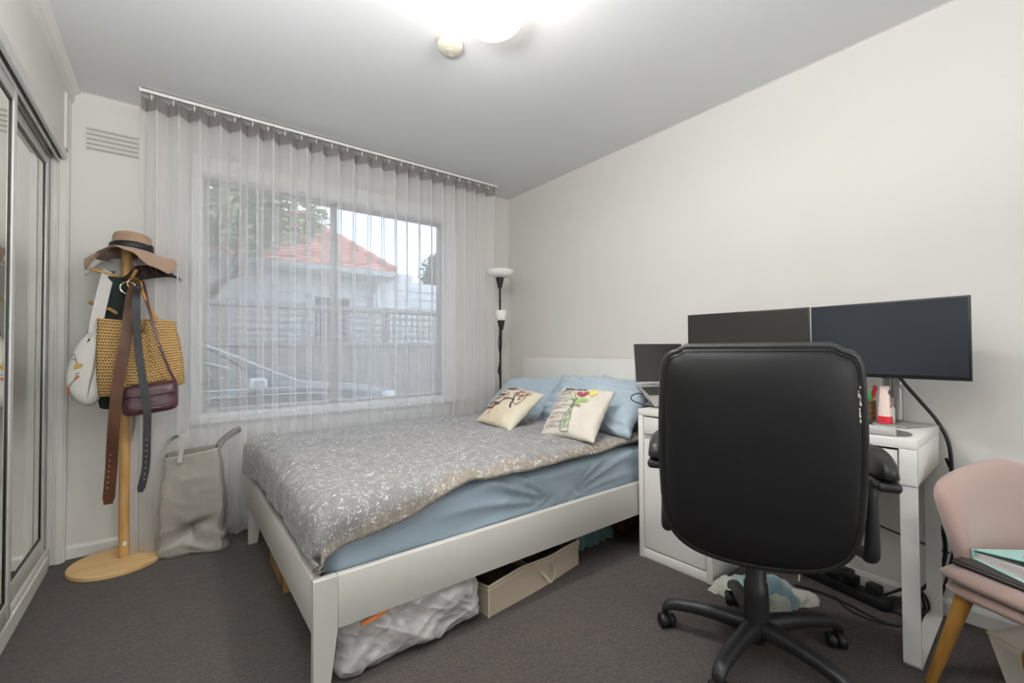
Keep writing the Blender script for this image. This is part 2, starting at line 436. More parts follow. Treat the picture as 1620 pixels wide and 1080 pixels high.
# ------------------------------------------------------------------ bed
BX0, BX1, BY0, BY1, BH = .339, 2.40, 1.412, 2.83, .367
t = thing('bed_frame', 'white lacquered bed frame with tapered legs and a plain headboard', 'bed', ((BX0+BX1)/2, (BY0+BY1)/2, 0))
rb = .205
w = .035
obj('side_rail', B(BX0+.072, BX1-.02, BY0, BY0+.028, rb, BH, bev=.002), M_bed, t)
obj('side_rail', B(BX0+.072, BX1-.02, BY1-.028, BY1, rb, BH, bev=.002), M_bed, t)
obj('foot_rail', B(BX0, BX0+.028, BY0+.03, BY1-.03, rb, BH, bev=.002), M_bed, t)
def leg(x0, x1, y0, y1, dx, dy, x1b, y1b):
    bm = bmesh.new()
    # corner post: full width in the rail zone, tapering inwards below it
    pts = lambda z, a, b: [(x0 if dx > 0 else x0, y0, z), (a, y0, z), (a, b, z), (x0, b, z)]
    rings = []
    for z, a, b in ((0, x1b, y1b), (rb, x1, y1), (BH, x1, y1)): rings.append([bm.verts.new(p) for p in pts(z, a, b)])
    for p, q in zip(rings, rings[1:]):
        for k in range(4): bm.faces.new((p[k], p[(k+1) % 4], q[(k+1) % 4], q[k]))
    bm.faces.new(rings[0]); bm.faces.new(rings[-1])
    bmesh.ops.recalc_face_normals(bm, faces=bm.faces)
    bmesh.ops.bevel(bm, geom=list(bm.edges), offset=.0015, segments=1, affect='EDGES')
    return bm
obj('leg', leg(BX0, BX0+.071, BY0, BY0+.029, 1, 1, BX0+.045, BY0+.027), M_bed, t)
obj('leg', leg(BX0, BX0+.071, BY1, BY1-.029, 1, -1, BX0+.045, BY1-.027), M_bed, t)
obj('leg', leg(BX1, BX1-.05, BY0, BY0+.03, 1, 1, BX1-.05, BY0+.03), M_bed, t)
obj('leg', leg(BX1, BX1-.05, BY1, BY1-.03, 1, -1, BX1-.05, BY1-.03), M_bed, t)
obj('headboard', B(2.385, 2.415, 1.415, 2.928, .3, .992, bev=.003), M_white, t)  # same paint as the rails, lightened: the light on it is in the colour
for i in range(14):
    x = BX0+.16+i*.145
    obj('slat', B(x, x+.07, BY0+.03, BY1-.03, .236, .25, bev=.002), M_pen, t)

# mattress with fitted sheet
M_sheet = mat('pale_blue_cotton', '#93a3ae', rough=.5, var=.03, vscale=5, bump=.05, bscale=25, sheen=.3)
mx0, mx1, my0, my1, mz0, mz1 = .385, 2.35, 1.452, 2.79, .252, .535
apex = V((1.40, .372))
def sheet_wr(x, z):
    """creases fanning out from where the side rail pinches the sheet"""
    d = V((x, z))-apex; r = d.length
    if r < 1e-4: return 0
    a = math.atan2(d.y, abs(d.x))
    w = math.exp(-((r-.26)/.26)**2)*math.exp(-((a-.30)/.34)**2)
    s = 1-2*abs(math.sin(a*17+(2 if d.x > 0 else 0)+2.4*nz(x*2, z*2, 7)))**.7
    return .017*w*s*(1 if d.x < 0 else .6)
def mattress():
    bm = bmesh.new(); nx, ny, nzz = 150, 60, 22
    cx, cy, cz = (mx0+mx1)/2, (my0+my1)/2, (mz0+mz1)/2
    hx, hy, hz = (mx1-mx0)/2, (my1-my0)/2, (mz1-mz0)/2; r = .055
    def rnd(p):
        q = V((max(-hx+r, min(hx-r, p.x)), max(-hy+r, min(hy-r, p.y)), max(-hz+r, min(hz-r, p.z))))
        d = p-q
        n = d.normalized() if d.length > 1e-6 else V((0, 0, 0))
        w = q+n*r+V((cx, cy, cz))
        k = .0035*fbm(w.x*3, w.y*3, w.z*7, 1)
        if n.y < -.3: k += sheet_wr(w.x, w.z)+.003*nz(w.x*5+w.z*9, w.z*14, 3)-.003*abs(nz(w.x*7-w.z*12, w.z*20, 8))
        if n.x < -.3: k += .004*nz(w.y*14, w.z*6, 3)
        return w+n*k
    for ax, (na, nb) in (('z', (nx, ny)), ('y', (nx, nzz)), ('x', (ny, nzz))):
        for sg in (-1, 1):
            def f(u, v):
                a, b = 2*u-1, 2*v-1
                return rnd(V((a*hx, b*hy, sg*hz)) if ax == 'z' else V((a*hx, sg*hy, b*hz)) if ax == 'y' else V((sg*hx, a*hy, b*hz)))
            grid(bm, na, nb, f)
    bmesh.ops.remove_doubles(bm, verts=bm.verts, dist=.002)
    return bm
tag(obj('mattress', mattress(), M_sheet, angle=3.1), 'thick mattress in a creased pale blue fitted sheet on the white bed frame', 'mattress')

# duvet
def paisley(name, hue_back=False):
    m = bpy.data.materials.new(name); m.use_nodes = True; nt = m.node_tree
    b = nt.nodes['Principled BSDF']; b.inputs['Roughness'].default_value = .75; b.inputs['Sheen Weight'].default_value = .2; b.inputs['Specular IOR Level'].default_value = .25
    uv = N(nt, 'ShaderNodeUVMap'); mp = N(nt, 'ShaderNodeMapping'); L(nt, uv.outputs[0], mp.inputs[0])
    # warp
    nw = N(nt, 'ShaderNodeTexNoise', Scale=7, Detail=2); L(nt, mp.outputs[0], nw.inputs['Vector'])
    va = N(nt, 'ShaderNodeVectorMath', operation='MULTIPLY_ADD'); va.inputs[1].default_value = (.09, .09, 0)
    L(nt, nw.outputs['Color'], va.inputs[0]); L(nt, mp.outputs[0], va.inputs[2])
    # bold motifs: thin curled strokes
    w1 = N(nt, 'ShaderNodeTexNoise', Scale=42, Detail=1.5, Distortion=2.2); L(nt, va.outputs[0], w1.inputs['Vector'])
    s1 = N(nt, 'ShaderNodeMath', operation='SUBTRACT'); s1.inputs[1].default_value = .5; L(nt, w1.outputs['Fac'], s1.inputs[0])
    a1 = N(nt, 'ShaderNodeMath', operation='ABSOLUTE'); L(nt, s1.outputs[0], a1.inputs[0])
    l1 = N(nt, 'ShaderNodeMapRange'); l1.inputs[1].default_value = .008; l1.inputs[2].default_value = .026; l1.inputs[3].default_value = 1; l1.inputs[4].default_value = 0; L(nt, a1.outputs[0], l1.inputs[0])
    g1 = N(nt, 'ShaderNodeTexNoise', Scale=30, Detail=1); L(nt, mp.outputs[0], g1.inputs['Vector'])
    gr = N(nt, 'ShaderNodeMapRange'); gr.inputs[1].default_value = .47; gr.inputs[2].default_value = .55; L(nt, g1.outputs['Fac'], gr.inputs[0])
    m1 = N(nt, 'ShaderNodeMath', operation='MULTIPLY'); L(nt, l1.outputs[0], m1.inputs[0]); L(nt, gr.outputs[0], m1.inputs[1])
    # solid petals
    p1 = N(nt, 'ShaderNodeTexNoise', Scale=60, Detail=1, Distortion=1.4); L(nt, va.outputs[0], p1.inputs['Vector'])
    pr = N(nt, 'ShaderNodeMapRange'); pr.inputs[1].default_value = .63; pr.inputs[2].default_value = .66; L(nt, p1.outputs['Fac'], pr.inputs[0])
    mxx = N(nt, 'ShaderNodeMath', operation='MAXIMUM'); L(nt, m1.outputs[0], mxx.inputs[0]); L(nt, pr.outputs[0], mxx.inputs[1])
    # fine scribble background
    w2 = N(nt, 'ShaderNodeTexNoise', Scale=95, Detail=2, Distortion=3.0); L(nt, va.outputs[0], w2.inputs['Vector'])
    s2 = N(nt, 'ShaderNodeMath', operation='SUBTRACT'); s2.inputs[1].default_value = .5; L(nt, w2.outputs['Fac'], s2.inputs[0])
    a2 = N(nt, 'ShaderNodeMath', operation='ABSOLUTE'); L(nt, s2.outputs[0], a2.inputs[0])
    l2 = N(nt, 'ShaderNodeMapRange'); l2.inputs[1].default_value = .01; l2.inputs[2].default_value = .07; l2.inputs[3].default_value = .75; l2.inputs[4].default_value = 0; L(nt, a2.outputs[0], l2.inputs[0])
    c0 = N(nt, 'ShaderNodeMix', data_type='RGBA'); c0.inputs[6].default_value = lin('#7c7a7a'); c0.inputs[7].default_value = lin('#9c9a99'); L(nt, l2.outputs[0], c0.inputs[0])
    # warm reverse side showing along the turned near edge
    sp = N(nt, 'ShaderNodeSeparateXYZ'); L(nt, mp.outputs[0], sp.inputs[0])
    ev = N(nt, 'ShaderNodeMath', operation='MULTIPLY_ADD'); ev.inputs[1].default_value = .16; L(nt, nw.outputs['Fac'], ev.inputs[0]); L(nt, sp.outputs['Y'], ev.inputs[2])
    er = N(nt, 'ShaderNodeMapRange'); er.inputs[1].default_value = .11; er.inputs[2].default_value = .14; er.inputs[3].default_value = 1; er.inputs[4].default_value = 0; L(nt, ev.outputs[0], er.inputs[0])
    warm = N(nt, 'ShaderNodeMix', data_type='RGBA'); warm.inputs[6].default_value = lin('#80776c'); warm.inputs[7].default_value = lin('#b1a698'); L(nt, l2.outputs[0], warm.inputs[0])
    cc = N(nt, 'ShaderNodeMix', data_type='RGBA'); L(nt, er.outputs[0], cc.inputs[0]); L(nt, c0.outputs[2], cc.inputs[6]); L(nt, warm.outputs[2], cc.inputs[7])
    cf = N(nt, 'ShaderNodeMix', data_type='RGBA'); cf.inputs[7].default_value = lin('#c4c1be'); L(nt, mxx.outputs[0], cf.inputs[0]); L(nt, cc.outputs[2], cf.inputs[6])
    L(nt, cf.outputs[2], b.inputs['Base Color'])
    bn = N(nt, 'ShaderNodeTexNoise', Scale=14, Detail=4); L(nt, mp.outputs[0], bn.inputs['Vector'])
    bp = N(nt, 'ShaderNodeBump', Strength=.5, Distance=.02); L(nt, bn.outputs['Fac'], bp.inputs['Height']); L(nt, bp.outputs[0], b.inputs['Normal'])
    return m
M_duvet = paisley('grey_paisley_cotton')
DX0, DX1, DY0, DY1, DZ = .372, 2.12, 1.448, 2.815, .572
def prof1(s, r=.05):
    """distance s inwards from the folded edge -> (offset inwards, drop)"""
    a = r*PI/2
    if s < -a: return 0-.0, r+(-a-s)
    if s < 0:
        th = -s/r; return r-r*math.sin(th), r-r*math.cos(th)
    return r+s, 0
def duvet():
    bm = bmesh.new(); nx, ny = 190, 150
    Lx = DX1-DX0
    def near_hang(x):   # how far the near side hangs below the mattress top
        return .135-.095*ss(.38, .95, x)+.012*nz(x*4, 1)-.018*ss(1.2, 2, x)
    def P(u, v):
        s0 = -.20+(Lx-.05+.20)*u
        ox, dx = prof1(s0, .055)
        x = DX0+ox
        hang = near_hang(x)+.02*nz(s0*3, 4); hf = .11
        tot = hang+(DY1-DY0)+hf
        tt = -hang+tot*v
        if tt < (DY1-DY0)/2:
            oy, dy = prof1(tt-.02, .05); y = DY0+oy+ .012*ss(.5, 1.6, x)
        else:
            oy, dy = prof1((DY1-DY0)-tt-.04, .07); y = DY1-oy
        drop = dx+dy
        lim = .165
        if drop > lim: drop = lim+.18*(drop-lim)
        top = 1 if dx+dy < .002 else max(0, 1-(dx+dy)/.08)
        bulge = .02*math.sin(PI*min(1, max(0, (x-DX0)/Lx)))*ss(0, .3, y-DY0)*ss(0, .25, DY1-y)
        z = DZ-drop+bulge*top
        z += top*(.012*fbm(x*2.3+.3*y, y*2.9, 3, 1, 3)-.024*abs(nz(x*3.6+y*2.6, y*2.1-x*2.0, 9))**.8-.006*abs(nz(x*8-y*5, y*7, 4))+.006)
        # hanging parts ripple outwards
        out = (1-top)
        x -= out*(dx > .01)*(.012*nz(y*8, z*5, 2)+.012)
        y -= out*(dy > .01)*(1 if y < 2.1 else -1)*(.008*nz(x*8, z*5, 6)+.006)
        # plump far foot corner swelling over the rail
        g = math.exp(-((x-.40)/.12)**2-((y-2.72)/.14)**2)
        x -= .05*g; z += .02*g; y -= .02*g
        # near foot corner: pointed tip lying on the rail edge
        g = math.exp(-((x-.38)/.06)**2-((y-1.46)/.09)**2)
        z -= .012*g
        return V((x, y, z))
    grid(bm, nx, ny, P, uvf=lambda u, v: (u*1.95, v*1.6))
    return bm
dv = obj('duvet', duvet(), M_duvet, angle=3.1)
sol = dv.modifiers.new('thickness', 'SOLIDIFY'); sol.thickness = .018; sol.offset = 1
tag(dv, 'grey paisley duvet with white scrollwork spread over the bed', 'duvet')

# ------------------------------------------------------------------ pillows and cushions
def pad(BL, BR, TL, TR, Th, seed=0, wr=.006, bow=.07, n=44, wfreq=5, puff=.5):
    """stuffed pillow between four corners; returns bmesh and the function of its front face"""
    BL, BR, TL, TR = map(V, (BL, BR, TL, TR))
    nrm = ((BR-BL).cross(TL-BL)).normalized()      # front side
    def S(u, v, side=1):
        k = 1-bow*(1-v*v)*abs(u)**2; l = 1-bow*(1-u*u)*abs(v)**2
        a, b = (u*k+1)/2, (v*l+1)/2
        p = (BL*(1-a)+BR*a)*(1-b)+(TL*(1-a)+TR*a)*b
        e = max(0, (1-u*u))**puff*max(0, (1-v*v))**puff
        d = Th/2*e
        d += wr*e**.5*fbm(u*wfreq*.35+seed, v*wfreq*.35, seed*1.7+side, 1, 3)
        d += wr*1.2*(1-e)*min(1, e*6)*nz(u*wfreq+seed, v*wfreq, side)
        return p+nrm*side*d
    bm = bmesh.new()
    for sd in (1, -1): grid(bm, n, n, lambda a, b: S(2*a-1, 2*b-1, sd), uvf=lambda a, b: (a*.6, b*.45))
    bmesh.ops.remove_doubles(bm, verts=bm.verts, dist=1e-4)
    return bm, S
M_pcase = mat('pale_blue_pillowcase', '#a9b8c4', rough=.6, var=.03, vscale=4, bump=.35, bscale=9, sheen=.3)
M_linen = mat('cream_linen', '#cfc7bb', rough=.8, var=.02, vscale=3, bump=.12, bscale=400)
M_linen1 = mat('ivory_printed_linen', '#d4d0c2', rough=.8, bump=.1, bscale=400, col2='#d6c4a4', vscale=2.2, detail=1)
M_wpc = mat('white_printed_cotton', '#d5d2d0', rough=.7, var=.03)
bm, _ = pad((2.13, 2.95, .60), (2.20, 2.22, .60), (2.355, 2.83, .80), (2.355, 2.22, .86), .10, 11)
tag(obj('pillow', bm, M_duvet, angle=3.1), 'grey paisley pillow, only its edge seen above the left blue pillow', 'pillow')
bm, _ = pad((2.20, 2.12, .60), (2.22, 1.50, .60), (2.36, 2.02, .88), (2.365, 1.42, .80), .07, 12)
o = obj('pillow', bm, M_wpc, angle=3.1)
tag(o, 'white pillow with dark and red print behind the right blue pillow', 'pillow')
bmp = bmesh.new()
for k in range(16):
    a = random.uniform(0, 6.28); cy = 1.945+random.uniform(-.09, .05); cz = .872+.004*math.sin(k)-(.004*abs(cy-1.94)/.02*.1)
    tube(bmp, [(2.335+random.uniform(-.006, .004), cy, cz), (2.333, cy+.012*math.cos(a), cz+.006), (2.332, cy+.02*math.cos(a), cz-.004)], .0016, seg=5, smooth=3)
M_redp = mat('red_print', '#9c4a4e', rough=.8)
bm, S = pad((1.99, 2.955, .585), (2.04, 2.27, .575), (2.235, 2.91, .815), (2.26, 2.29, .845), .16, 3, wr=.022, wfreq=4)
tag(obj('pillow', bm, M_pcase, angle=3.1), 'pale blue pillow, the left one, behind the blossom cushion', 'pillow')
bm, S = pad((1.93, 2.24, .585), (1.90, 1.452, .585), (2.19, 2.25, .875), (2.235, 1.50, .865), .19, 5, wr=.034, wfreq=6)
tag(obj('pillow', bm, M_pcase, angle=3.1), 'crumpled pale blue pillow, the right one, behind the rose cushion', 'pillow')
bmp.free()

def text_mesh(s, size=1.0, shear=0, bold=0, align='LEFT'):
    cu = bpy.data.curves.new('lettering', 'FONT'); cu.body = s; cu.size = size; cu.shear = shear; cu.offset = bold; cu.align_x = align; cu.resolution_u = 3
    o = bpy.data.objects.new('lettering', cu); C.objects.link(o)
    dg = bpy.context.evaluated_depsgraph_get(); me = bpy.data.meshes.new_from_object(o.evaluated_get(dg))
    bpy.data.objects.remove(o); bpy.data.curves.remove(cu)
    return me
def add_text(bm, s, size, f, shear=0, bold=0, align='LEFT', sx=1):
    me = text_mesh(s, size, shear, bold, align); k = [bm.verts.new(f(v.co.x*sx, v.co.y)) for v in me.vertices]
    for p in me.polygons:
        try: bm.faces.new([k[i] for i in p.vertices])
        except ValueError: pass
    bpy.data.meshes.remove(me)
def stroke(bm, pts, w0, w1, f, n=6):
    """flat brush stroke in (u,v) mapped by f"""
    P = cr(pts, n) if len(pts) > 2 else [list(p) for p in pts]; L_ = []; R_ = []; m = len(P)
    for i, p in enumerate(P):
        a = P[max(0, i-1)]; b = P[min(m-1, i+1)]; dx, dy = b[0]-a[0], b[1]-a[1]; l = math.hypot(dx, dy) or 1
        w = (w0+(w1-w0)*i/(m-1))/2
        L_.append(bm.verts.new(f(p[0]-dy/l*w, p[1]+dx/l*w))); R_.append(bm.verts.new(f(p[0]+dy/l*w, p[1]-dx/l*w)))
    for i in range(m-1): bm.faces.new((L_[i], R_[i], R_[i+1], L_[i+1]))
def blob(bm, x, y, rx, ry, f, rot=0, n=10, pinch=0):
    c = bm.verts.new(f(x, y)); r = []
    for k in range(n):
        a = 2*PI*k/n; q = 1-pinch*abs(math.sin(a))**.5*(math.cos(a) > 0)
        px, py = rx*math.cos(a), ry*math.sin(a)*q
        r.append(bm.verts.new(f(x+px*math.cos(rot)-py*math.sin(rot), y+px*math.sin(rot)+py*math.cos(rot))))
    for k in range(n): bm.faces.new((c, r[k], r[(k+1) % n]))
def flat(name, bm, m, parent): return obj(name, bm, m, parent, smooth=False)

M_ink = mat('black_print', '#3f3f40', rough=.85)
M_inkl = mat('grey_print', '#98908c', rough=.85)
M_red = mat('crimson_print', '#a03c46', rough=.85)
M_pinkp = mat('pink_print', '#c77c80', rough=.85)
M_green = mat('leaf_print', '#9cb862', rough=.85)
M_dgreen = mat('dark_leaf_print', '#5d7440', rough=.85)
M_yel = mat('yellow_print', '#e6d96c', rough=.85)
M_glassp = mat('vase_print', '#a9bfa0', rough=.85)

# cushion 1 - blossom branch
c1 = thing('scatter_cushion', 'ivory scatter cushion printed with a red blossom branch and script, on the duvet', 'cushion', (1.7, 2.2, .59))
bm, S = pad((1.535, 2.375, .60), (1.50, 1.965, .60), (1.885, 2.47, .805), (1.86, 2.065, .775), .115, 8, wr=.006)
# the printed face must look at the room
fs = 1
obj('cushion_body', bm, M_linen1, c1, angle=3.1)
def F1(x, y):  # x,y in -1..1, left/right as read
    return S(x, y, 1)+((S(0, 0, 1)-S(0, 0, -1)).normalized())*.0042
bm = bmesh.new()
stroke(bm, [(.52, -.28), (.40, -.12), (.34, .10), (.22, .28), (.30, .52), (.22, .68)], .07, .02, F1)
stroke(bm, [(.36, .08), (.10, .10), (-.12, .0), (-.25, -.22), (-.42, -.42), (-.52, -.48)], .05, .018, F1)
stroke(bm, [(.38, .0), (.55, -.05), (.62, .12)], .03, .012, F1)
stroke(bm, [(.24, .35), (.50, .42), (.62, .66)], .03, .012, F1)
stroke(bm, [(-.05, .05), (-.18, .22), (-.22, .45)], .022, .01, F1)
stroke(bm, [(-.30, -.30), (-.50, -.25), (-.72, -.42)], .022, .01, F1)
stroke(bm, [(-.38, -.42), (-.30, -.60), (-.34, -.80)], .02, .01, F1)
stroke(bm, [(-.6, -.5), (-.72, -.62), (-.7, -.84)], .018, .01, F1)
stroke(bm, [(.22, .62), (.05, .70), (-.15, .74), (-.35, .86)], .022, .01, F1)
stroke(bm, [(.62, .5), (.66, .2), (.6, -.1)], .02, .01, F1)
flat('printed_branch', bm, M_ink, c1)
bm = bmesh.new(); bk = bmesh.new(); rr = random.Random(5)
for cx, cy, n_, sp in ((.32, .62, 13, .12), (.58, .66, 9, .10), (.50, .40, 5, .06), (.14, .44, 4, .05), (-.08, .04, 7, .08), (.08, .05, 4, .05), (-.20, .28, 4, .06), (-.28, .16, 3, .05), (-.36, -.42, 10, .09), (-.55, -.42, 5, .08), (-.36, -.66, 4, .06), (-.72, -.6, 4, .06), (-.15, .72, 3, .06), (.5, .22, 3, .04)):
    for _ in range(n_):
        x, y = cx+rr.gauss(0, sp*.6), cy+rr.gauss(0, sp*.6)
        blob(bm if rr.random() < .62 else bk, x, y, .034, .022, F1, rr.uniform(0, 3.1), n=7)
flat('printed_blossom', bm, M_red, c1); flat('printed_blossom', bk, M_pinkp, c1)
for s_, x, y, z_ in (('Still', -.66, .60, .34), ('in', -.66, .42, .18), ('love', -.78, .18, .28), ('with', -.76, -.02, .22), ('all you', -.84, -.28, .26), ('never', -.82, -.50, .15)):
    bm = bmesh.new(); add_text(bm, s_, z_, lambda a, b: F1(x+a, y+b), shear=.35, bold=.006); flat('printed_lettering', bm, M_ink, c1)

# cushion 2 - roses in a bottle
c2 = thing('scatter_cushion', 'cream scatter cushion printed with pink roses in a bottle and grey verses, on the duvet', 'cushion', (1.75, 1.7, .59))
bm, S2 = pad((1.572, 1.79, .60), (1.625, 1.455, .60), (1.878, 1.935, .825), (1.945, 1.575, .825), .12, 21, wr=.008)
obj('cushion_body', bm, M_linen, c2, angle=3.1)
def F2(x, y): return S2(x, y, 1)+((S2(0, 0, 1)-S2(0, 0, -1)).normalized())*.0042
bm = bmesh.new(); add_text(bm, 'you are', .27, lambda a, b: F2(-.70+a, .72+b), shear=.35, bold=.008); flat('printed_script', bm, M_ink, c2)
for s_, y in (('PRECIOUS', .60), ('ISAIAH 43:4', .46), ('CHOSEN', .26), ('JOHN 15:16', .12), ('MADE FOR A PURPOSE', -.08), ('JEREMIAH 1:5', -.22), ('A CHILD OF GOD', -.42), ('JOHN 1:12', -.56), ('LOVED FOREVER', -.74), ('JEREMIAH 31:3', -.88)):
    bm = bmesh.new(); add_text(bm, s_, .135, lambda a, b: F2(-.82+a, y*.95+b), sx=.78, bold=.002); flat('printed_verse', bm, M_inkl, c2)
bm = bmesh.new()
for p in ([(-.03, .34), (-.06, .0), (-.1, -.4), (-.08, -.8)], [(.04, .3), (-.03, -.1), (-.04, -.5), (-.02, -.84)], [(-.04, .1), (-.2, .3), (-.28, .42)], [(-.06, .2), (-.24, .22), (-.34, .28)], [(-.05, .22), (-.14, .46), (-.22, .52)]):
    stroke(bm, p, .028, .014, F2)
flat('printed_stems', bm, M_dgreen, c2)
bm = bmesh.new()
stroke(bm, [(-.06, .02), (-.09, -.2), (-.20, -.45), (-.22, -.8), (-.2, -.92), (.06, -.92), (.08, -.8), (.05, -.45), (.0, -.2), (.02, .02)], .018, .018, F2)
flat('printed_bottle', bm, M_dgreen, c2)
bm = bmesh.new()
for p in ((-.14, -.6), (-.12, -.75), (.0, -.5), (.02, -.72), (-.1, -.35), (-.03, -.2)): blob(bm, p[0], p[1], .05, .075, F2)
flat('printed_glass', bm, M_glassp, c2)
bm = bmesh.new(); blob(bm, .26, .20, .16, .085, F2, .15, n=14); blob(bm, .10, .08, .06, .11, F2, .1, n=12); blob(bm, .0, .26, .05, .08, F2, .5)
flat('printed_leaves', bm, M_green, c2)
bm = bmesh.new()
for _ in range(34): blob(bm, .42+rr.gauss(0, .09), .62+rr.gauss(0, .08), .035, .03, F2, rr.uniform(0, 3), n=6)
for _ in range(8): blob(bm, .16+rr.gauss(0, .05), .76+rr.gauss(0, .02), .03, .025, F2, 0, n=6)
flat('printed_yellow_bloom', bm, M_yel, c2)
bm = bmesh.new(); bk = bmesh.new()
for x, y, a, b_ in ((.0, .52, .10, .11), (.16, .44, .11, .12), (.24, .56, .08, .10)):
    blob(bm, x, y, a, b_, F2, .4, n=14)
    for _ in range(5): blob(bk, x+rr.gauss(0, .035), y+rr.gauss(0, .04), .034, .018, lambda p, q: F2(p, q)+V((-.0008, 0, .0006)), rr.uniform(0, 3), n=7)
flat('printed_rose', bm, M_red, c2); flat('printed_rose_highlight', bk, M_pinkp, c2)

# ------------------------------------------------------------------ floor lamp
fx, fy = 2.147, 2.935
M_opal = mat('opal_plastic_shade', '#efeeea', rough=.3)
t = thing('floor_lamp', 'black uplighter floor lamp with bowl shade and reading arm in the corner', 'floor lamp', (fx, fy, 0))
obj('base', LA([(0, 0), (.098, 0), (.10, .008), (.094, .018), (.03, .026), (.014, .035), (0, .035)], (fx, fy, 0)), M_black, t)
obj('pole', T([(fx, fy, .03), (fx, fy, 1.59)], .009, smooth=0), M_blackmetal, t)
obj('socket_cone', LA([(.012, 0), (.016, .002), (.034, .085), (.032, .087), (0, .087)], (fx, fy, 1.567)), M_black, t)
obj('bowl_shade', LA([(.024, .0), (.064, .005), (.094, .018), (.110, .04), (.114, .062), (.111, .062), (.106, .042), (.088, .022), (.05, .010), (0, .008)], (fx, fy, 1.652), seg=48), M_opal, t)
ax_, ay_ = fx-.022, fy-.045
obj('reading_arm', T([(fx, fy, 1.02), (fx-.006, fy-.02, 1.09), (fx-.02, fy-.04, 1.15), (ax_, ay_, 1.22)], .0065), M_blackmetal, t)
sh = obj('reading_socket', LA([(.010, -.03), (.014, -.028), (.032, .05), (.03, .052), (0, .052)], (ax_, ay_, 1.245)), M_black, t)
obj('reading_shade', LA([(.026, 0), (.033, .01), (.042, .04), (.046, .07), (.045, .088), (.043, .088), (.040, .065), (.028, .02), (0, .012)], (ax_, ay_, 1.29), seg=36), M_opal, t)
obj('power_cord', T([(ax_, ay_, 1.22), (fx-.035, fy-.02, 1.12), (fx-.012, fy-.012, 1.0), (fx-.03, fy-.02, .9), (fx-.012, fy-.014, .74), (fx-.025, fy-.02, .6), (fx-.015, fy-.02, .3), (fx-.05, fy-.03, .03)], .003, seg=6), M_black, t)
obj('inline_switch', B(fx-.033, fx-.013, fy-.026, fy-.008, .86, .92, bev=.004), M_black, t)

# ------------------------------------------------------------------ hat stand and what hangs on it
hx, hy = -.185, 2.985
t = thing('hat_stand', 'pale wooden hat stand with round base, post and angled pegs', 'coat stand', (hx, hy, 0))
bcx, bcy, br = -.208, 2.975, .185
obj('base', LA([(0, 0), (br-.003, 0), (br, .003), (br, .019), (br-.003, .022), (0, .022)], (bcx, bcy, 0), seg=72), M_pen, t)
obj('post', T([(hx, hy, .02), (hx, hy, 1.58)], .0215, seg=24, smooth=0), M_pole, t)
pegs = [((hx-.012, hy-.012, 1.43), (hx-.135, hy-.035, 1.466)), ((hx+.012, hy-.012, 1.405), (hx+.042, hy-.085, 1.47)),
        ((hx-.012, hy, 1.25), (hx-.140, hy+.015, 1.305)), ((hx-.01, hy-.012, 1.235), (hx-.062, hy-.06, 1.272)), ((hx, hy+.014, 1.41), (hx+.02, hy+.1, 1.47)), ((hx+.012, hy+.006, 1.35), (hx+.07, hy+.05, 1.41))]
for a, b_ in pegs: obj('peg', T([a, b_], .0082, seg=12, smooth=0), M_pole, t)
obj('label_sticker', B(hx-.002, hx+.012, hy-.0235, hy-.0205, .085, .105), M_white, t)

# felt fedora: wide brim, dented crown
M_felt = mat('camel_felt', '#a98a72', rough=.9, var=.03, vscale=8, bump=.04, bscale=200, sheen=.3)
M_band = mat('black_leather_band', '#232222', rough=.5)
t = thing('fedora_hat', 'wide-brimmed camel felt hat with a black band on top of the stand', 'hat', (hx, hy, 1.55))
hcx, hcy, hcz = -.165, 2.985, 1.568
tilt = Matrix.Translation((hcx, hcy, hcz)) @ Matrix.Rotation(math.radians(2), 4, 'Y') @ Matrix.Rotation(math.radians(-8), 4, 'X')
def crown(u, v):
    a = 2*PI*u
    rx, ry = .086, .096
    h = v
    if v < .5:
        k = 1-.07*(v/.5); z = .056*(v/.5)
    else:
        q = (v-.5)/.5; k = .93*max(0, 1-q**2.6)**.5 if q < 1 else 0; z = .056+.038*math.sin(min(1, q*1.25)*PI/2)-.036*ss(.45, 1, q)*(.75+.25*math.cos(a-PI))-.012*q*q*math.cos(a)
    x, y = k*rx*math.cos(a), k*ry*math.sin(a)
    return tilt @ V((x, y, z-.004*0))
bm = bmesh.new(); grid(bm, 64, 26, crown, closeu=True); bmesh.ops.remove_doubles(bm, verts=bm.verts, dist=.0008); o = obj('crown', bm, M_felt, t, angle=3.1)
def brim(u, v):
    a = 2*PI*u
    r0 = .088; w = .085
    # direction to the camera side is -y; brim dips at far left and right-front, flat elsewhere
    r = r0+w*v
    x, y = r*math.cos(a)*(1+(.16 if math.cos(a) > 0 else .0)*v*abs(math.cos(a))), r*math.sin(a)
    dg = math.degrees(a) % 360
    tb_ = [(0, .0), (30, .005), (90, .0), (150, -.02), (180, -.055), (205, -.13), (230, -.045), (250, -.02), (270, -.040), (298, -.10), (322, -.115), (343, -.055), (360, .0)]
    for (d0_, h0_), (d1_, h1_) in zip(tb_, tb_[1:]):
        if d0_ <= dg <= d1_: hh = h0_+(h1_-h0_)*ss(0, 1, (dg-d0_)/(d1_-d0_)); break
    z = -.004*v+hh*v**1.6
    return tilt @ V((x, y, z))
bm = bmesh.new(); grid(bm, 96, 14, brim, closeu=True); o = obj('brim', bm, M_felt, t, angle=3.1)
s_ = o.modifiers.new('thickness', 'SOLIDIFY'); s_.thickness = .003
bm = bmesh.new()
def bandf(u, v):
    a = 2*PI*u; return tilt @ V((.0885*math.cos(a)*(1-.02*v), .0985*math.sin(a)*(1-.02*v), -.002+.033*v))
grid(bm, 64, 3, bandf, closeu=True); o = obj('hat_band', bm, M_band, t, angle=3.1)
s_ = o.modifiers.new('thickness', 'SOLIDIFY'); s_.thickness = .003; s_.offset = 1
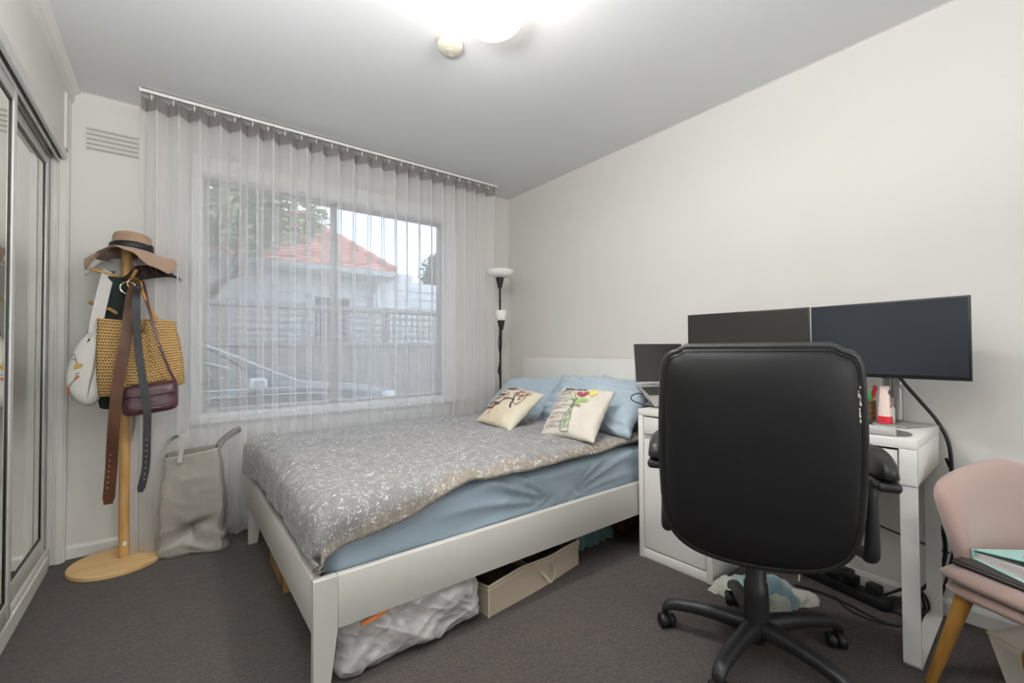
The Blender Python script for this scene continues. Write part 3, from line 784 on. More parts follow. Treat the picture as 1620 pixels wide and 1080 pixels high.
obj('band_keeper', B(-.007, .007, -.009, .009, -.004, .034, bev=.003, M=tilt @ Matrix.Translation((.075, -.055, 0)) @ Matrix.Rotation(-.7, 4, 'Z')), M_band, t)

# white cloth cap under the hat + woven black hat behind
M_cap = mat('off_white_canvas', '#d3d0ca', rough=.85, bump=.05, bscale=200)
bm = bmesh.new()
def capf(u, v):
    a = -PI*.95+PI*1.1*u
    r = .055+.06*v
    return V((hx-.045+r*1.1*math.cos(a)*.95, hy+.075+r*math.sin(a)*.45, 1.52-.085*v+.02*math.sin(2*a)*v))
grid(bm, 30, 10, capf)
t = thing('bucket_hat', 'off-white canvas bucket hat hanging under the camel hat', 'hat', (hx, hy, 1.46))
o = obj('hat_brim', bm, M_cap, t, angle=3.1)
s_ = o.modifiers.new('thickness', 'SOLIDIFY'); s_.thickness = .003
obj('hat_crown', LA([(.058, 0), (.056, .018), (.05, .028), (.0, .03)], (hx-.02, hy+.085, 1.51), seg=30), M_cap, t)
M_weave = mat('dark_woven_straw', '#1f1a1c', rough=.6, bump=.5, bscale=120, col2='#5a4436', vscale=70, detail=0)
t = thing('woven_sun_hat', 'dark woven sun hat with open lattice rim under the right of the camel brim', 'hat', (hx+.10, hy+.03, 1.47))
bm = bmesh.new()
def wv(u, v):
    a = -PI*.95+PI*1.0*u; r = .055+.055*v
    return V((hx+.10+r*1.1*math.cos(a), hy-.0+r*.7*math.sin(a), 1.505-.065*v*(1+.25*math.sin(a*2))))
grid(bm, 40, 10, wv); o = obj('woven_rim', bm, M_weave, t, angle=3.1); s_ = o.modifiers.new('thickness', 'SOLIDIFY'); s_.thickness = .006
obj('rim_cord', T([wv(u/12, 1.02) for u in range(13)], .006, seg=8), M_black, t)

# brown belt
def leather(name, col, col2, r=.45, b=.15): return mat(name, col, rough=r, col2=col2, vscale=10, bump=b, bscale=120)
M_brown = leather('tan_leather', '#603719', '#4c2a12')
M_grey = leather('charcoal_leather', '#3a3b3e', '#2e2e30', .55)
M_plum = leather('plum_leather', '#55343b', '#48292f', .33, .12)
M_hole = mat('punched_hole', '#e2ddd2', rough=.6)
def strap_holes(bm, pts, zs, y):
    for x, z in pts: lathe(bm, [(0, 0), (.0022, 0), (.0022, .001), (0, .001)], (0, 0, 0), seg=8, M=Matrix.Translation((x, y, z)) @ Matrix.Rotation(PI/2, 4, 'X'))
yb = hy-.190
t = thing('brown_belt', 'wide tan leather belt hanging from the front peg of the hat stand', 'belt', (hx, yb, 1.3))
pts = [(-.140, hy-.075, 1.425), (-.150, hy-.100, 1.38), (-.160, hy-.14, 1.30), (-.175, yb, 1.1), (-.200, yb-.008, .9), (-.213, yb-.004, .70), (-.222, yb+.02, .5), (-.232, yb+.03, .34)]
obj('strap', ribbon(bmesh.new(), pts, .044, .0035, (1, .15, .03), smooth=8, taper=lambda q: 1 if q < .98 else .8), M_brown, t)
for i in range(7):
    bm = bmesh.new(); strap_holes(bm, [(-.2245-.0018*i, .575-.026*i)], None, yb+.006+.0025*i); obj('belt_hole', bm, M_hole, t)
def ring(c, r, rt, M=Matrix.Identity(4), seg=36):
    bm = bmesh.new(); P = []
    def f(u, v):
        a, b = 2*PI*u, 2*PI*v
        return M @ V(((r+rt*math.cos(b))*math.cos(a), rt*math.sin(b), (r+rt*math.cos(b))*math.sin(a)))+V(c)
    vs = [[bm.verts.new(f(i/seg, j/8)) for j in range(8)] for i in range(seg)]
    for i in range(seg):
        for j in range(8): bm.faces.new((vs[i][j], vs[(i+1) % seg][j], vs[(i+1) % seg][(j+1) % 8], vs[i][(j+1) % 8]))
    return bm
obj('ring_buckle', ring((-.172, hy-.098, 1.375), .030, .0035), M_chrome, t)
# black belt
yk = hy-.218
t = thing('black_belt', 'narrow charcoal leather belt hanging in front of the straw tote', 'belt', (-.13, yk, 1.35))
pts = [(-.136, hy-.075, 1.415), (-.138, hy-.105, 1.385), (-.136, yk, 1.30), (-.128, yk, 1.1), (-.112, yk-.005, .95), (-.093, yk-.005, .80), (-.091, yk, .66), (-.095, yk+.01, .5), (-.115, yk+.01, .385)]
obj('strap', ribbon(bmesh.new(), pts, .031, .0035, (1, .12, 0), smooth=8, taper=lambda q: 1 if q < .97 else .7), M_grey, t)
obj('buckle_loop', B(-.155, -.120, hy-.118, hy-.092, 1.365, 1.385, bev=.004), M_band, t)
obj('ring_buckle', ring((-.148, hy-.1, 1.395), .030, .0032, Matrix.Rotation(.5, 4, 'Z')), M_brass, t)
for i in range(8):
    bm = bmesh.new(); strap_holes(bm, [(-.0915-.0006*i*i*.3, .635-.027*i)], None, yk-.002); obj('belt_hole', bm, M_hole, t)
# hanging strap tail
t = thing('dangling_strap', 'dark strap end showing below the plum handbag beside the post', 'strap', (-.15, hy-.02, .7))
obj('strap', ribbon(bmesh.new(), [(-.152, hy+.026, .82), (-.15, hy+.026, .74), (-.155, hy+.026, .66), (-.160, hy+.026, .60)], .03, .003, (1, 0, 0), taper=lambda q: 1-q*.85), M_band, t)

# straw tote
def crochet():
    m = bpy.data.materials.new('crocheted_straw'); m.use_nodes = True; nt = m.node_tree; b = nt.nodes['Principled BSDF']; b.inputs['Roughness'].default_value = .7
    uv = N(nt, 'ShaderNodeUVMap'); sp = N(nt, 'ShaderNodeSeparateXYZ'); L(nt, uv.outputs[0], sp.inputs[0])
    def mul(a, k):
        n = N(nt, 'ShaderNodeMath', operation='MULTIPLY'); L(nt, a, n.inputs[0]); n.inputs[1].default_value = k; return n.outputs[0]
    def sn(a):
        n = N(nt, 'ShaderNodeMath', operation='SINE'); L(nt, a, n.inputs[0]); return n.outputs[0]
    def op(o_, a, c):
        n = N(nt, 'ShaderNodeMath', operation=o_); L(nt, a, n.inputs[0])
        if isinstance(c, (int, float)): n.inputs[1].default_value = c
        else: L(nt, c, n.inputs[1])
        return n.outputs[0]
    row = mul(sp.outputs['Y'], 2*PI/.0145); fl = op('FLOOR', mul(sp.outputs['Y'], 1/.0145), 0)
    sh_ = op('MULTIPLY', op('MODULO', fl, 2.0), PI)
    col = op('ADD', mul(sp.outputs['X'], 2*PI/.011), sh_)
    rr_ = op('MULTIPLY_ADD', sn(row), .5); 
    h = op('ADD', mul(sn(row), .3), mul(sn(col), .3))
    tri = op('ADD', h, .5)
    no = N(nt, 'ShaderNodeTexNoise', Scale=60, Detail=2); L(nt, uv.outputs[0], no.inputs['Vector'])
    tri = op('ADD', tri, mul(no.outputs['Fac'], .25))
    rp = N(nt, 'ShaderNodeValToRGB'); e = rp.color_ramp.elements; e[0].position = .22; e[0].color = lin('#5f4523'); e[1].position = .55; e[1].color = lin('#c09455'); e2 = e.new(.9); e2.color = lin('#d9b478')
    L(nt, tri, rp.inputs['Fac']); L(nt, rp.outputs[0], b.inputs['Base Color'])
    bp = N(nt, 'ShaderNodeBump', Strength=.8, Distance=.004); L(nt, tri, bp.inputs['Height']); L(nt, bp.outputs[0], b.inputs['Normal'])
    return m
M_straw = crochet()
M_cane = mat('cane', '#b9853f', rough=.5, var=.1, vscale=20)
ty = hy-.095
t = thing('straw_tote', 'crocheted golden straw tote bag hanging from the hat stand', 'bag', (-.12, ty, 1.05))
def tote(u, v, side):
    # u across 0..1, v up 0..1
    wl = -.292+.012*v+(.02*(1-v)**3)*1.0; wr_ = .052-.045*v**2
    x = wl+(wr_-wl)*u
    zb = .845+.045*u-.0; zt = 1.222-.03*math.exp(-((u-.55)/.18)**2)*(side > 0)-.005*math.sin(7*u)
    if side > 0 and .53 < u < .62: zt -= .045
    z = zb+(zt-zb)*v
    e = (1-(2*u-1)**4)**.5 if abs(2*u-1) < 1 else 0
    d = .045*(1-.55*v)*e*(.35+.65*min(1, v*6) if v < .17 else 1)
    z -= .018*math.sin(PI*u)*(1-v)
    return V((x+.004*nz(z*20, side, 3), ty-side*d+.006*nz(u*4, v*4, side), z))
bm = bmesh.new()
for sd in (1, -1): grid(bm, 48, 40, lambda u, v: tote(u, v, sd), uvf=lambda u, v: (u*.34, v*.37))
bmesh.ops.remove_doubles(bm, verts=bm.verts, dist=.0015)
o = obj('tote_body', bm, M_straw, t, angle=3.1); s_ = o.modifiers.new('thickness', 'SOLIDIFY'); s_.thickness = .006; s_.offset = 0
for sy_ in (.035, -.03):
    obj('tote_handle', T([(-.185, ty+sy_, 1.20), (-.170, ty+sy_+.02, 1.31), (-.145, hy-.055, 1.425), (-.115, ty+sy_+.02, 1.35), (-.062+sy_*.2, ty+sy_, 1.21)], .007, seg=8), M_cane, t)
# black bag contents seen in the gap: dark garment bag behind
M_dkg = mat('bottle_green_cloth', '#1e2a25', rough=.8, var=.1, bump=.1, bscale=30)
t = thing('green_tote', 'dark green fabric bag hanging behind the white and straw bags', 'bag', (-.2, hy-.03, 1.0))
bm = bmesh.new()
def gb(u, v, s):
    wdt = .055+.075*(1-v)**.7*(v < 1)
    cx = -.238+.02*v
    z = .775+.66*v
    if v < .3: wdt = .10-.06*(.3-v)/.3*abs(2*u-1)
    z += .03*(abs(2*u-1))**2*(1-v)
    return V((cx+(2*u-1)*wdt, hy-.022-s*.014*(1-(2*u-1)**2)-.01*nz(u*3, v*3), z))
for sd in (1, -1): grid(bm, 16, 30, lambda u, v: gb(u, v, sd))
bmesh.ops.remove_doubles(bm, verts=bm.verts, dist=.001); obj('bag_body', bm, M_dkg, t, angle=3.1)

# plum handbag
py_ = hy-.168
t = thing('plum_handbag', 'plum leather crossbody handbag hanging in front of the straw tote', 'bag', (-.09, py_, .82))
def pb(u, v, s):
    a, b = 2*u-1, 2*v-1
    wdt = .108-.002*b; hgt = .076
    k = (1-.10*abs(b)**8); l = (1-.13*abs(a)**6)
    x = -.078+a*wdt*k; z = .828+b*hgt*l+.012*a
    d = .034*((1-a**6)*(1-b**6))**.5*(1-.25*b)
    return V((x, py_+.02-s*d-(.012 if s > 0 else 0)*((1-a**6)*(1-b**6))**.5+.003*nz(a*2, b*3, 4), z))
bm = bmesh.new()
for sd in (1, -1): grid(bm, 30, 24, lambda u, v: pb(u, v, sd))
bmesh.ops.remove_doubles(bm, verts=bm.verts, dist=.0006); obj('bag_body', bm, M_plum, t, angle=3.1)
def flap(u, v):
    a = 2*u-1
    p = pb(.5+a*.44, 1-.40*v*(1-.08*a*a), 1)
    return p+V((0, -.0045-.004*v, .003*(1-v)))
bm = bmesh.new(); grid(bm, 30, 12, flap); o = obj('flap', bm, M_plum, t, angle=3.1); s_ = o.modifiers.new('thickness', 'SOLIDIFY'); s_.thickness = .004
obj('shoulder_strap', ribbon(bmesh.new(), [(-.19, hy-.166, .90), (-.178, hy-.158, 1.0), (-.162, hy-.152, 1.2), (-.125, hy-.06, 1.42), (-.09, py_+.03, 1.27), (-.055, py_-.015, 1.12), (-.02, py_-.015, 1.0), (.018, py_, .90)], .012, .003, (1, .2, .2)), M_plum, t)
obj('strap_buckle', ring((-.052, py_-.02, 1.10), .009, .002), M_brass, t)
obj('strap_ring', ring((-.182, py_-.018, .892), .010, .002), M_brass, t)
bm = bmesh.new(); stroke(bm, [(0, 0), (.042, .003)], .003, .003, lambda a, b: V((-.080+a, pb(.5, .22, 1).y-.0022, .784+b))); 
o = flat('maker_mark', bm, mat('silver_foil', '#a9968f', rough=.4), t)

# white embroidered shoulder bag
wy = hy-.06
t = thing('white_shoulder_bag', 'off-white canvas shoulder bag with embroidered flowers, leftmost on the stand', 'bag', (-.33, wy, 1.0))
out = cr([(-.305, 1.165), (-.36, 1.09), (-.392, .97), (-.385, .88), (-.345, .815), (-.30, .803), (-.268, .85), (-.262, .95), (-.268, 1.07), (-.278, 1.165)], 6)
def wb(u, v, s):
    # u along outline half, blends outline toward spine
    k = u*(len(out)-1); i = min(int(k), len(out)-2); f = k-i
    x = out[i][0]*(1-f)+out[i+1][0]*f; z = out[i][1]*(1-f)+out[i+1][1]*f
    cx, cz = -.318, min(1.10, max(.88, z))
    X = cx+(x-cx)*(1-v); Z = cz+(z-cz)*(1-v)
    d = .038*math.sqrt(max(0, 1-(1-v)**2.2))
    d += .0035*nz(X*16, Z*9, 3)*min(1, v*5)+.004*math.sin(Z*60+X*40)*min(1, v*3)*(X > -.30)
    return V((X, wy-s*d, Z))
bm = bmesh.new()
for sd in (1, -1): grid(bm, 60, 14, lambda u, v: wb(u, v, sd))
bmesh.ops.remove_doubles(bm, verts=bm.verts, dist=.0006); obj('bag_body', bm, M_cap, t, angle=3.1)
obj('shoulder_strap', ribbon(bmesh.new(), [(-.296, wy-.012, 1.12), (-.288, wy-.014, 1.20), (-.268, wy, 1.34), (-.252, hy-.022, 1.452), (-.248, hy-.012, 1.458)], .048, .004, (1, .25, -.25)), M_cap, t)
obj('shoulder_strap', ribbon(bmesh.new(), [(-.300, wy+.012, 1.13), (-.292, wy+.014, 1.20), (-.272, wy+.03, 1.34), (-.258, hy+.002, 1.455), (-.25, hy-.006, 1.458)], .042, .004, (1, .25, -.25)), mat('grey_strap_lining', '#8d8a85', rough=.8), t)
obj('pocket_opening', ribbon(bmesh.new(), [(-.283, wy-.035, 1.11), (-.286, wy-.0395, 1.05), (-.292, wy-.042, .98), (-.306, wy-.043, .90), (-.314, wy-.036, .84)], .007, .002, (1, 0, 0), taper=lambda q: math.sin(PI*min(1, max(.05, q*.9+.1)))), mat('bag_lining', '#8a7a66', rough=.9), t)
def Fw(x, z):
    # nearest depth on the front skin
    q = max(0, 1-((x+.325)/.06)**2)
    return V((x, wy-.038*math.sqrt(max(.02, q))-.006, z))
bm = bmesh.new()
for p in ([(-.372, 1.04), (-.362, 1.05), (-.355, 1.035)], [(-.368, 1.03), (-.358, 1.022), (-.352, 1.03)], [(-.358, 1.03), (-.35, 1.01)], [(-.355, .955), (-.348, .962), (-.342, .958)], [(-.348, .945), (-.355, .952)], [(-.386, .955), (-.384, .945), (-.38, .94)], [(-.378, .90), (-.365, .92), (-.352, .935)]):
    stroke(bm, p, .003, .002, Fw)
flat('embroidered_stems', bm, mat('slate_thread', '#5d6870', rough=.9), t)
bm = bmesh.new()
for x, z in ((-.352, 1.005), (-.346, .995), (-.356, .992), (-.340, 1.0), (-.350, .985), (-.334, .997), (-.358, .982)): blob(bm, x, z, .006, .0045, Fw, x*90)
flat('embroidered_yellow_flower', bm, mat('mustard_thread', '#c9a043', rough=.9), t)
bm = bmesh.new()
for x, z in ((-.352, .94), (-.346, .944), (-.356, .934), (-.381, .885), (-.384, .875), (-.380, .866), (-.384, .895)): blob(bm, x, z, .005, .0055, Fw, x*90)
flat('embroidered_coral_flower', bm, mat('coral_thread', '#cf6d55', rough=.9), t)

# ------------------------------------------------------------------ laundry hamper
def hampermat():
    m = mat('coated_grey_canvas', '#a39c93', rough=.42, var=.05, vscale=5, bump=.5, bscale=9)
    return m
M_hamp = hampermat()
M_hamp_in = mat('hamper_lining', '#9a948b', rough=.5, var=.05)
t = thing('laundry_bag', 'tall crumpled grey coated-fabric laundry bag with loop handles standing by the curtain', 'laundry bag', (.09, 2.92, 0))
# base corners (front-left, front-right, back-right, back-left) and rim corners
hb = [V((-.075, 2.86, 0)), V((.245, 2.845, 0)), V((.235, 2.935, 0)), V((-.07, 2.95, 0))]
hb = [V((-.058, 2.885, 0)), V((.232, 2.80, 0)), V((.262, 2.915, 0)), V((-.055, 2.945, 0))]
hr = [V((-.028, 2.86, .515)), V((.20, 2.80, .545)), V((.222, 2.90, .552)), V((-.02, 2.93, .535))]
def ham(u, v, off=0):
    k = u*4; i = int(k) % 4; f = k-int(k)
    # rounded corners
    a = hb[i].lerp(hb[(i+1) % 4], f); b_ = hr[i].lerp(hr[(i+1) % 4], f)
    cb = sum(hb, V())/4; ct = sum(hr, V())/4
    cor = min(f, 1-f)
    rr2 = 1-.10*math.exp(-cor*14)
    a = cb+(a-cb)*rr2; b_ = ct+(b_-ct)*rr2
    p = a.lerp(b_, v); c = cb.lerp(ct, v)
    d = (p-c); d.z = 0; n = d.normalized()
    crump = .012*fbm(p.x*6, p.y*6+i*3, p.z*7, 1, 3)-.022*abs(nz(p.x*7+p.z*5, i*3, p.z*8-p.x*3))**.8-.010*abs(nz(p.x*16-p.z*7, i*3, p.z*15))
    low = ss(.42, .05, v)
    # big dent folding near the bottom front
    dent = 0
    if i == 0: dent = -.055*math.exp(-((v-.17-.16*f)/.055)**2)*ss(.05, .25, f)*ss(1.0, .8, f)+.014*math.exp(-((v-.05)/.05)**2)
    bul = .012*math.sin(PI*v)
    p = p+n*(crump*(.4+.8*low)+dent+bul+off)
    p.z = max(.002, p.z+.006*nz(u*14, 3)*(v > .95)+ (.004*nz(u*9, 1) if v < .05 else 0))
    return p
bm = bmesh.new(); vs = grid(bm, 120, 56, lambda u, v: ham(u, v), closeu=True); bm.faces.new([vs[i][0] for i in range(120)][::-1])
o = obj('bag_body', bm, M_hamp, t, angle=3.1); s_ = o.modifiers.new('thickness', 'SOLIDIFY'); s_.thickness = .003; s_.offset = -1
bm = bmesh.new(); grid(bm, 120, 4, lambda u, v: ham(u, 1-.06*v, -.008), closeu=True); obj('folded_rim', bm, M_hamp_in, t, angle=3.1)
obj('hem_seam', T([ham(u/60 % 1, .035, .002) for u in range(0, 16)], .0022, seg=6, smooth=3), M_hamp_in, t)
M_hh = mat('hamper_handle_fabric', '#a5a19b', rough=.6)
obj('loop_handle', ribbon(bmesh.new(), [(-.032, 2.925, .49), (-.03, 2.92, .55), (.0, 2.90, .60), (.035, 2.862, .628), (.055, 2.838, .615), (.045, 2.835, .56), (.035, 2.832, .49)], .02, .003, (.75, -.3, .1)), mat('pale_handle_fabric', '#b3b0aa', rough=.6), t)
obj('loop_handle', ribbon(bmesh.new(), [(.185, 2.87, .53), (.20, 2.875, .56), (.25, 2.88, .61), (.295, 2.885, .63), (.30, 2.90, .61), (.24, 2.905, .57), (.215, 2.90, .53)], .022, .003, (.1, -.4, .9)), M_hh, t)

# ------------------------------------------------------------------ things under the bed
def crumple_box(x0, x1, y0, y1, h, seed, amp=.02, n=34, tilt=None, top=None, sharp=.35):
    """soft bag shape: rounded box with crumpled skin"""
    bm = bmesh.new(); hx_, hy_, hz_ = (x1-x0)/2, (y1-y0)/2, h/2
    c = V(((x0+x1)/2, (y0+y1)/2, h/2)); r = min(hx_, hy_, hz_)*sharp*2
    r = min(r, min(hx_, hy_, hz_)*.98)
    def rnd(p):
        q = V([max(-a+r, min(a-r, b_)) for a, b_ in zip((hx_, hy_, hz_), p)]); d = p-q; nn = d.normalized() if d.length > 1e-6 else V((0, 0, 1))
        w = q+nn*r+c
        k = amp*(.8*fbm(w.x*4+seed, w.y*4, w.z*4, 1, 2)-1.1*abs(nz(w.x*5+seed+w.z*9, w.y*5, w.z*3))-.7*abs(nz(w.x*11-w.z*15, w.y*8+seed, w.z*6))-.45*abs(nz(w.x*26+w.z*12, w.y*20, w.z*22+seed))+.5)
        w = w+nn*k
        if top: w.z *= top(w.x, w.y)
        w.z = max(.001, w.z); return w
    for ax in 'xyz':
        for sg in (-1, 1):
            def f(u, v):
                a, b_ = 2*u-1, 2*v-1
                return rnd(V((a*hx_, b_*hy_, sg*hz_)) if ax == 'z' else V((a*hx_, sg*hy_, b_*hz_)) if ax == 'y' else V((sg*hx_, a*hy_, b_*hz_)))
            grid(bm, n, n, f)
    bmesh.ops.remove_doubles(bm, verts=bm.verts, dist=.0005)
    return bm
M_plastic = mat('thin_white_plastic', '#bcb9b6', rough=.26, var=.10, vscale=12, bump=.55, bscale=22, coat=.2)
M_orange = mat('orange_print', '#e07a2c', rough=.5)
t = thing('plastic_storage_bag', 'crumpled white plastic storage bag under the foot of the bed', 'storage bag', (.7, 1.62, 0))
def rotz(bm, c, a):
    m = Matrix.Translation(c) @ Matrix.Rotation(a, 4, 'Z') @ Matrix.Translation(-V(c)); bm.transform(m); return bm
bm = crumple_box(.425, .965, 1.437, 1.84, .205, 4, amp=.022, n=90, sharp=.28, top=lambda x, y: 1-.10*ss(.8, .95, x))
obj('bag_body', bm, M_plastic, t, angle=1.2)
obj('orange_flash', ribbon(bmesh.new(), [(.490, 1.432, .178), (.53, 1.424, .190), (.58, 1.426, .199)], .013, .002, (0, .35, .9)), M_orange, t)

M_canv = mat('beige_canvas', '#b3a490', rough=.8, var=.03, bump=.08, bscale=250)
M_pipe = mat('cream_piping', '#cfc2ac', rough=.75)
M_cont1 = mat('brown_bag_contents', '#574634', rough=.9, col2='#3a2e22', vscale=20)
M_cont2 = mat('dark_bag_contents', '#17181a', rough=.5, col2='#4b5052', vscale=35)
t = thing('underbed_organiser', 'beige fabric underbed organiser with a loop handle and open top', 'storage box', (1.3, 1.7, 0))
def org_top(s): return .135+.012*math.sin(s*7)-.02*math.exp(-((s-.5)/.12)**2)*0
ox = [V((1.0, 1.452, 0)), V((1.595, 1.535, 0)), V((1.545, 1.93, 0)), V((.95, 1.85, 0))]
def orgw(u, v, inset=0):
    k = u*4; i = int(k) % 4; f = k-int(k); p = ox[i].lerp(ox[(i+1) % 4], f); c = sum(ox, V())/4
    n = (p-c).normalized()
    p = p+n*(.010*nz(p.x*6, p.y*6, v*3)*v-inset-.012*math.sin(PI*f)*(i in (0, 2))*(v)+.01*math.sin(PI*f)*(1-v)*(i == 0))
    p.z = v*(.118+.018*(1 if i in (0,) else 1)*math.sin(PI*f*2+.5)*.5+.006*nz(u*22, 2))
    return p
bm = bmesh.new(); vs = grid(bm, 120, 10, lambda u, v: orgw(u, v), closeu=True); bm.faces.new([vs[i][0] for i in range(120)][::-1])
o = obj('fabric_box', bm, M_canv, t, angle=.9); s_ = o.modifiers.new('thickness', 'SOLIDIFY'); s_.thickness = .006; s_.offset = -1
obj('rim_piping', T([orgw(u/48 % 1, 1.0) for u in range(49)], .0035, seg=6, smooth=3), M_pipe, t)
obj('zip_line', T([orgw(u/48 % 1, .86, -.001) for u in range(49)], .0018, seg=6, smooth=3), M_pipe, t)
obj('corner_piping', T([orgw(0, v/6, -.001) for v in range(7)], .0028, seg=6, smooth=0), M_pipe, t)
d0 = ox[0].lerp(ox[1], .50); d1 = ox[0].lerp(ox[1], .64)
obj('loop_handle', ribbon(bmesh.new(), [(d0.x, d0.y-.004, .075), (d0.x+.012, d0.y-.03, .062), ((d0.x+d1.x)/2, (d0.y+d1.y)/2-.045, .03), (d1.x-.004, d1.y-.03, .05), (d1.x, d1.y-.005, .082)], .014, .002, (0, -.3, 1)), M_pipe, t)
dv_ = [ox[0].lerp(ox[1], .45), ox[3].lerp(ox[2], .45)]
bm = bmesh.new(); prism(bm, [dv_[0]+V((0, .01, .01)), dv_[1]+V((0, -.01, .01)), dv_[1]+V((0, -.01, .10)), dv_[0]+V((0, .01, .105))], (.005, 0, 0)); obj('divider', bm, M_canv, t)
def heap(name, x0, x1, y0, y1, h, m, lab, seed):
    o = obj(name, crumple_box(x0, x1, y0, y1, h, seed, amp=.02, n=16), m, None, angle=3.1); o.location.z = .012; return tag(o, lab, 'clothes')
heap('folded_clothes', 1.03, 1.235, 1.52, 1.80, .075, M_cont1, 'brown folded clothes in the left half of the beige organiser', 3)
heap('folded_clothes', 1.29, 1.53, 1.57, 1.86, .08, M_cont2, 'black shiny clothes in the right half of the beige organiser', 6)

M_card = mat('brown_cardboard', '#9c7345', rough=.8, var=.04, vscale=5)
M_card2 = mat('dark_cardboard', '#5b3d1f', rough=.85, var=.05)
M_tape = mat('packing_tape', '#b98c56', rough=.25, coat=.5)
t = thing('cardboard_carton', 'brown cardboard carton with printed side and tape under the bed foot', 'box', (.55, 2.32, 0))
obj('carton_body', B(.395, .72, 2.15, 2.50, 0, .165, bev=.003), M_card, t)
obj('packing_tape', B(.392, .50, 2.147, 2.20, .0, .167, bev=.002), M_tape, t)
bm = bmesh.new(); rq = random.Random(12)
for k in range(22):
    a0_, b0_ = .012*(k % 11), .03*(k//11)
    stroke(bm, [(a0_, b0_), (a0_+rq.uniform(.002, .008), b0_+.018)], .003, .003, lambda a, b: V((.3925, 2.43-a, .065+b)))
flat('carton_print', bm, M_ink, t)
t = thing('storage_carton', 'dark brown cardboard box deep under the head of the bed', 'box', (2.2, 1.85, 0))
obj('carton_body', B(2.05, 2.36, 1.62, 2.15, 0.002, .20, bev=.003), M_card2, t)
obj('carton_flap', B(2.045, 2.36, 1.615, 1.885, .20, .204, bev=.001), M_card2, t)
M_teal = mat('teal_velvet', '#3f6660', rough=.75, var=.15, vscale=9, bump=.3, bscale=30, sheen=.5)
bm = bmesh.new()
def tq(u, v):
    x = 1.66+.30*u; z = .03+.15*v
    return V((x+.01*math.sin(v*5), 1.66+.014*math.sin(u*34+1.4*nz(u*5, v*2))*(.4+.6*(1-v))-.05*(1-v)+.08*v*v, z+.012*nz(u*12, 2)*(1-v)+.01*u*(v < .2)))
grid(bm, 60, 14, tq); grid(bm, 60, 6, lambda u, v: tq(u, 1)+V((0, .2*v, .02*math.sin(PI*v))))
bmesh.ops.remove_doubles(bm, verts=bm.verts, dist=.0005)
o = obj('velvet_bag', bm, M_teal, None, angle=3.1); s_ = o.modifiers.new('thickness', 'SOLIDIFY'); s_.thickness = .004
tag(o, 'teal velvet cloth bag with gathered hem under the bed beside the organiser', 'bag')
o.location.z = -.018

# ------------------------------------------------------------------ desk (local: x towards the wall, y along the wall; origin at the front-right foot corner)
drot = math.atan2(-(1.905-1.935), (1.408-.336))     # slight turn
dk = thing('desk', 'white desk with cupboard, drawers and a steel loop leg along the right wall', 'desk', (1.937, .336, 0), drot)
DM = wmat(dk)
DL, DD, DH = 1.07, .475, .75
def db(name, m, *a, bev=.0015, parent=None, **k): return obj(name, B(*a, bev=bev, M=DM, **k), m, parent or dk)
db('desktop', M_white, 0, DD, 0, DL, DH-.030, DH)
db('apron_panel', M_white, .002, DD-.01, .0, .018, .602, DH-.030)              # right side panel of the drawer box
db('front_post', M_white, .0, .02, .0, .046, .600, DH-.0302)
db('back_panel', M_white, DD-.03, DD-.012, .0, .70, .602, DH-.03)
db('divider_panel', M_white, .004, DD-.02, .70, .712, .10, DH-.03)
dr = db('drawer_front', M_white, .004, .022, .050, .695, .632, .712)
db('drawer_box', M_white, .024, .34, .06, .685, .635, .70)
# cupboard
db('side_panel', M_white, 0, DD, DL-.026, DL, 0, DH-.03)
db('side_panel', M_white, 0, DD, .690, .718, 0, DH-.03)
db('plinth', M_white, .004, .02, .718, DL-.026, 0, .045)
db('cupboard_back', M_white, DD-.015, DD-.005, .72, DL-.026, 0.02, DH-.03)
db('bottom_shelf', M_white, .02, DD-.02, .718, DL-.026, .03, .046)
db('rail', M_white, .03, .05, .718, DL-.026, .56, .62)
db('drawer_front', M_white, .004, .022, .722, DL-.030, .628, .712)
d_ = db('cupboard_door', M_white, .006, .022, .7225, DL-.030, .052, .600)
# steel loop leg
bm = bmesh.new()
ly0, ly1 = 0, .046
prof = [(.0, .60), (.0, .012), (.010, 0), (DD-.035, 0), (DD-.023, .012), (DD-.023, .60)]
inn = [(.008, .60), (.008, .015), (.015, .008), (DD-.042, .008), (DD-.031, .015), (DD-.031, .60)]
n_ = len(prof)
va = [[bm.verts.new(DM @ V((p[0]+.004, y, p[1]))) for p in prof] for y in (ly0, ly1)]
vb = [[bm.verts.new(DM @ V((p[0]+.004, y, p[1]))) for p in inn] for y in (ly0, ly1)]
for i in range(n_-1):
    bm.faces.new((va[0][i], va[0][i+1], va[1][i+1], va[1][i])); bm.faces.new((vb[0][i], vb[1][i], vb[1][i+1], vb[0][i+1]))
    bm.faces.new((va[0][i], vb[0][i], vb[0][i+1], va[0][i+1])); bm.faces.new((va[1][i], va[1][i+1], vb[1][i+1], vb[1][i]))
for i in (0, n_-1): bm.faces.new((va[0][i], va[1][i], vb[1][i], vb[0][i]))
M_steelw = mat('white_powder_coat', '#d9d7d2', rough=.3)
obj('loop_leg', bm, M_steelw, dk, angle=.5)

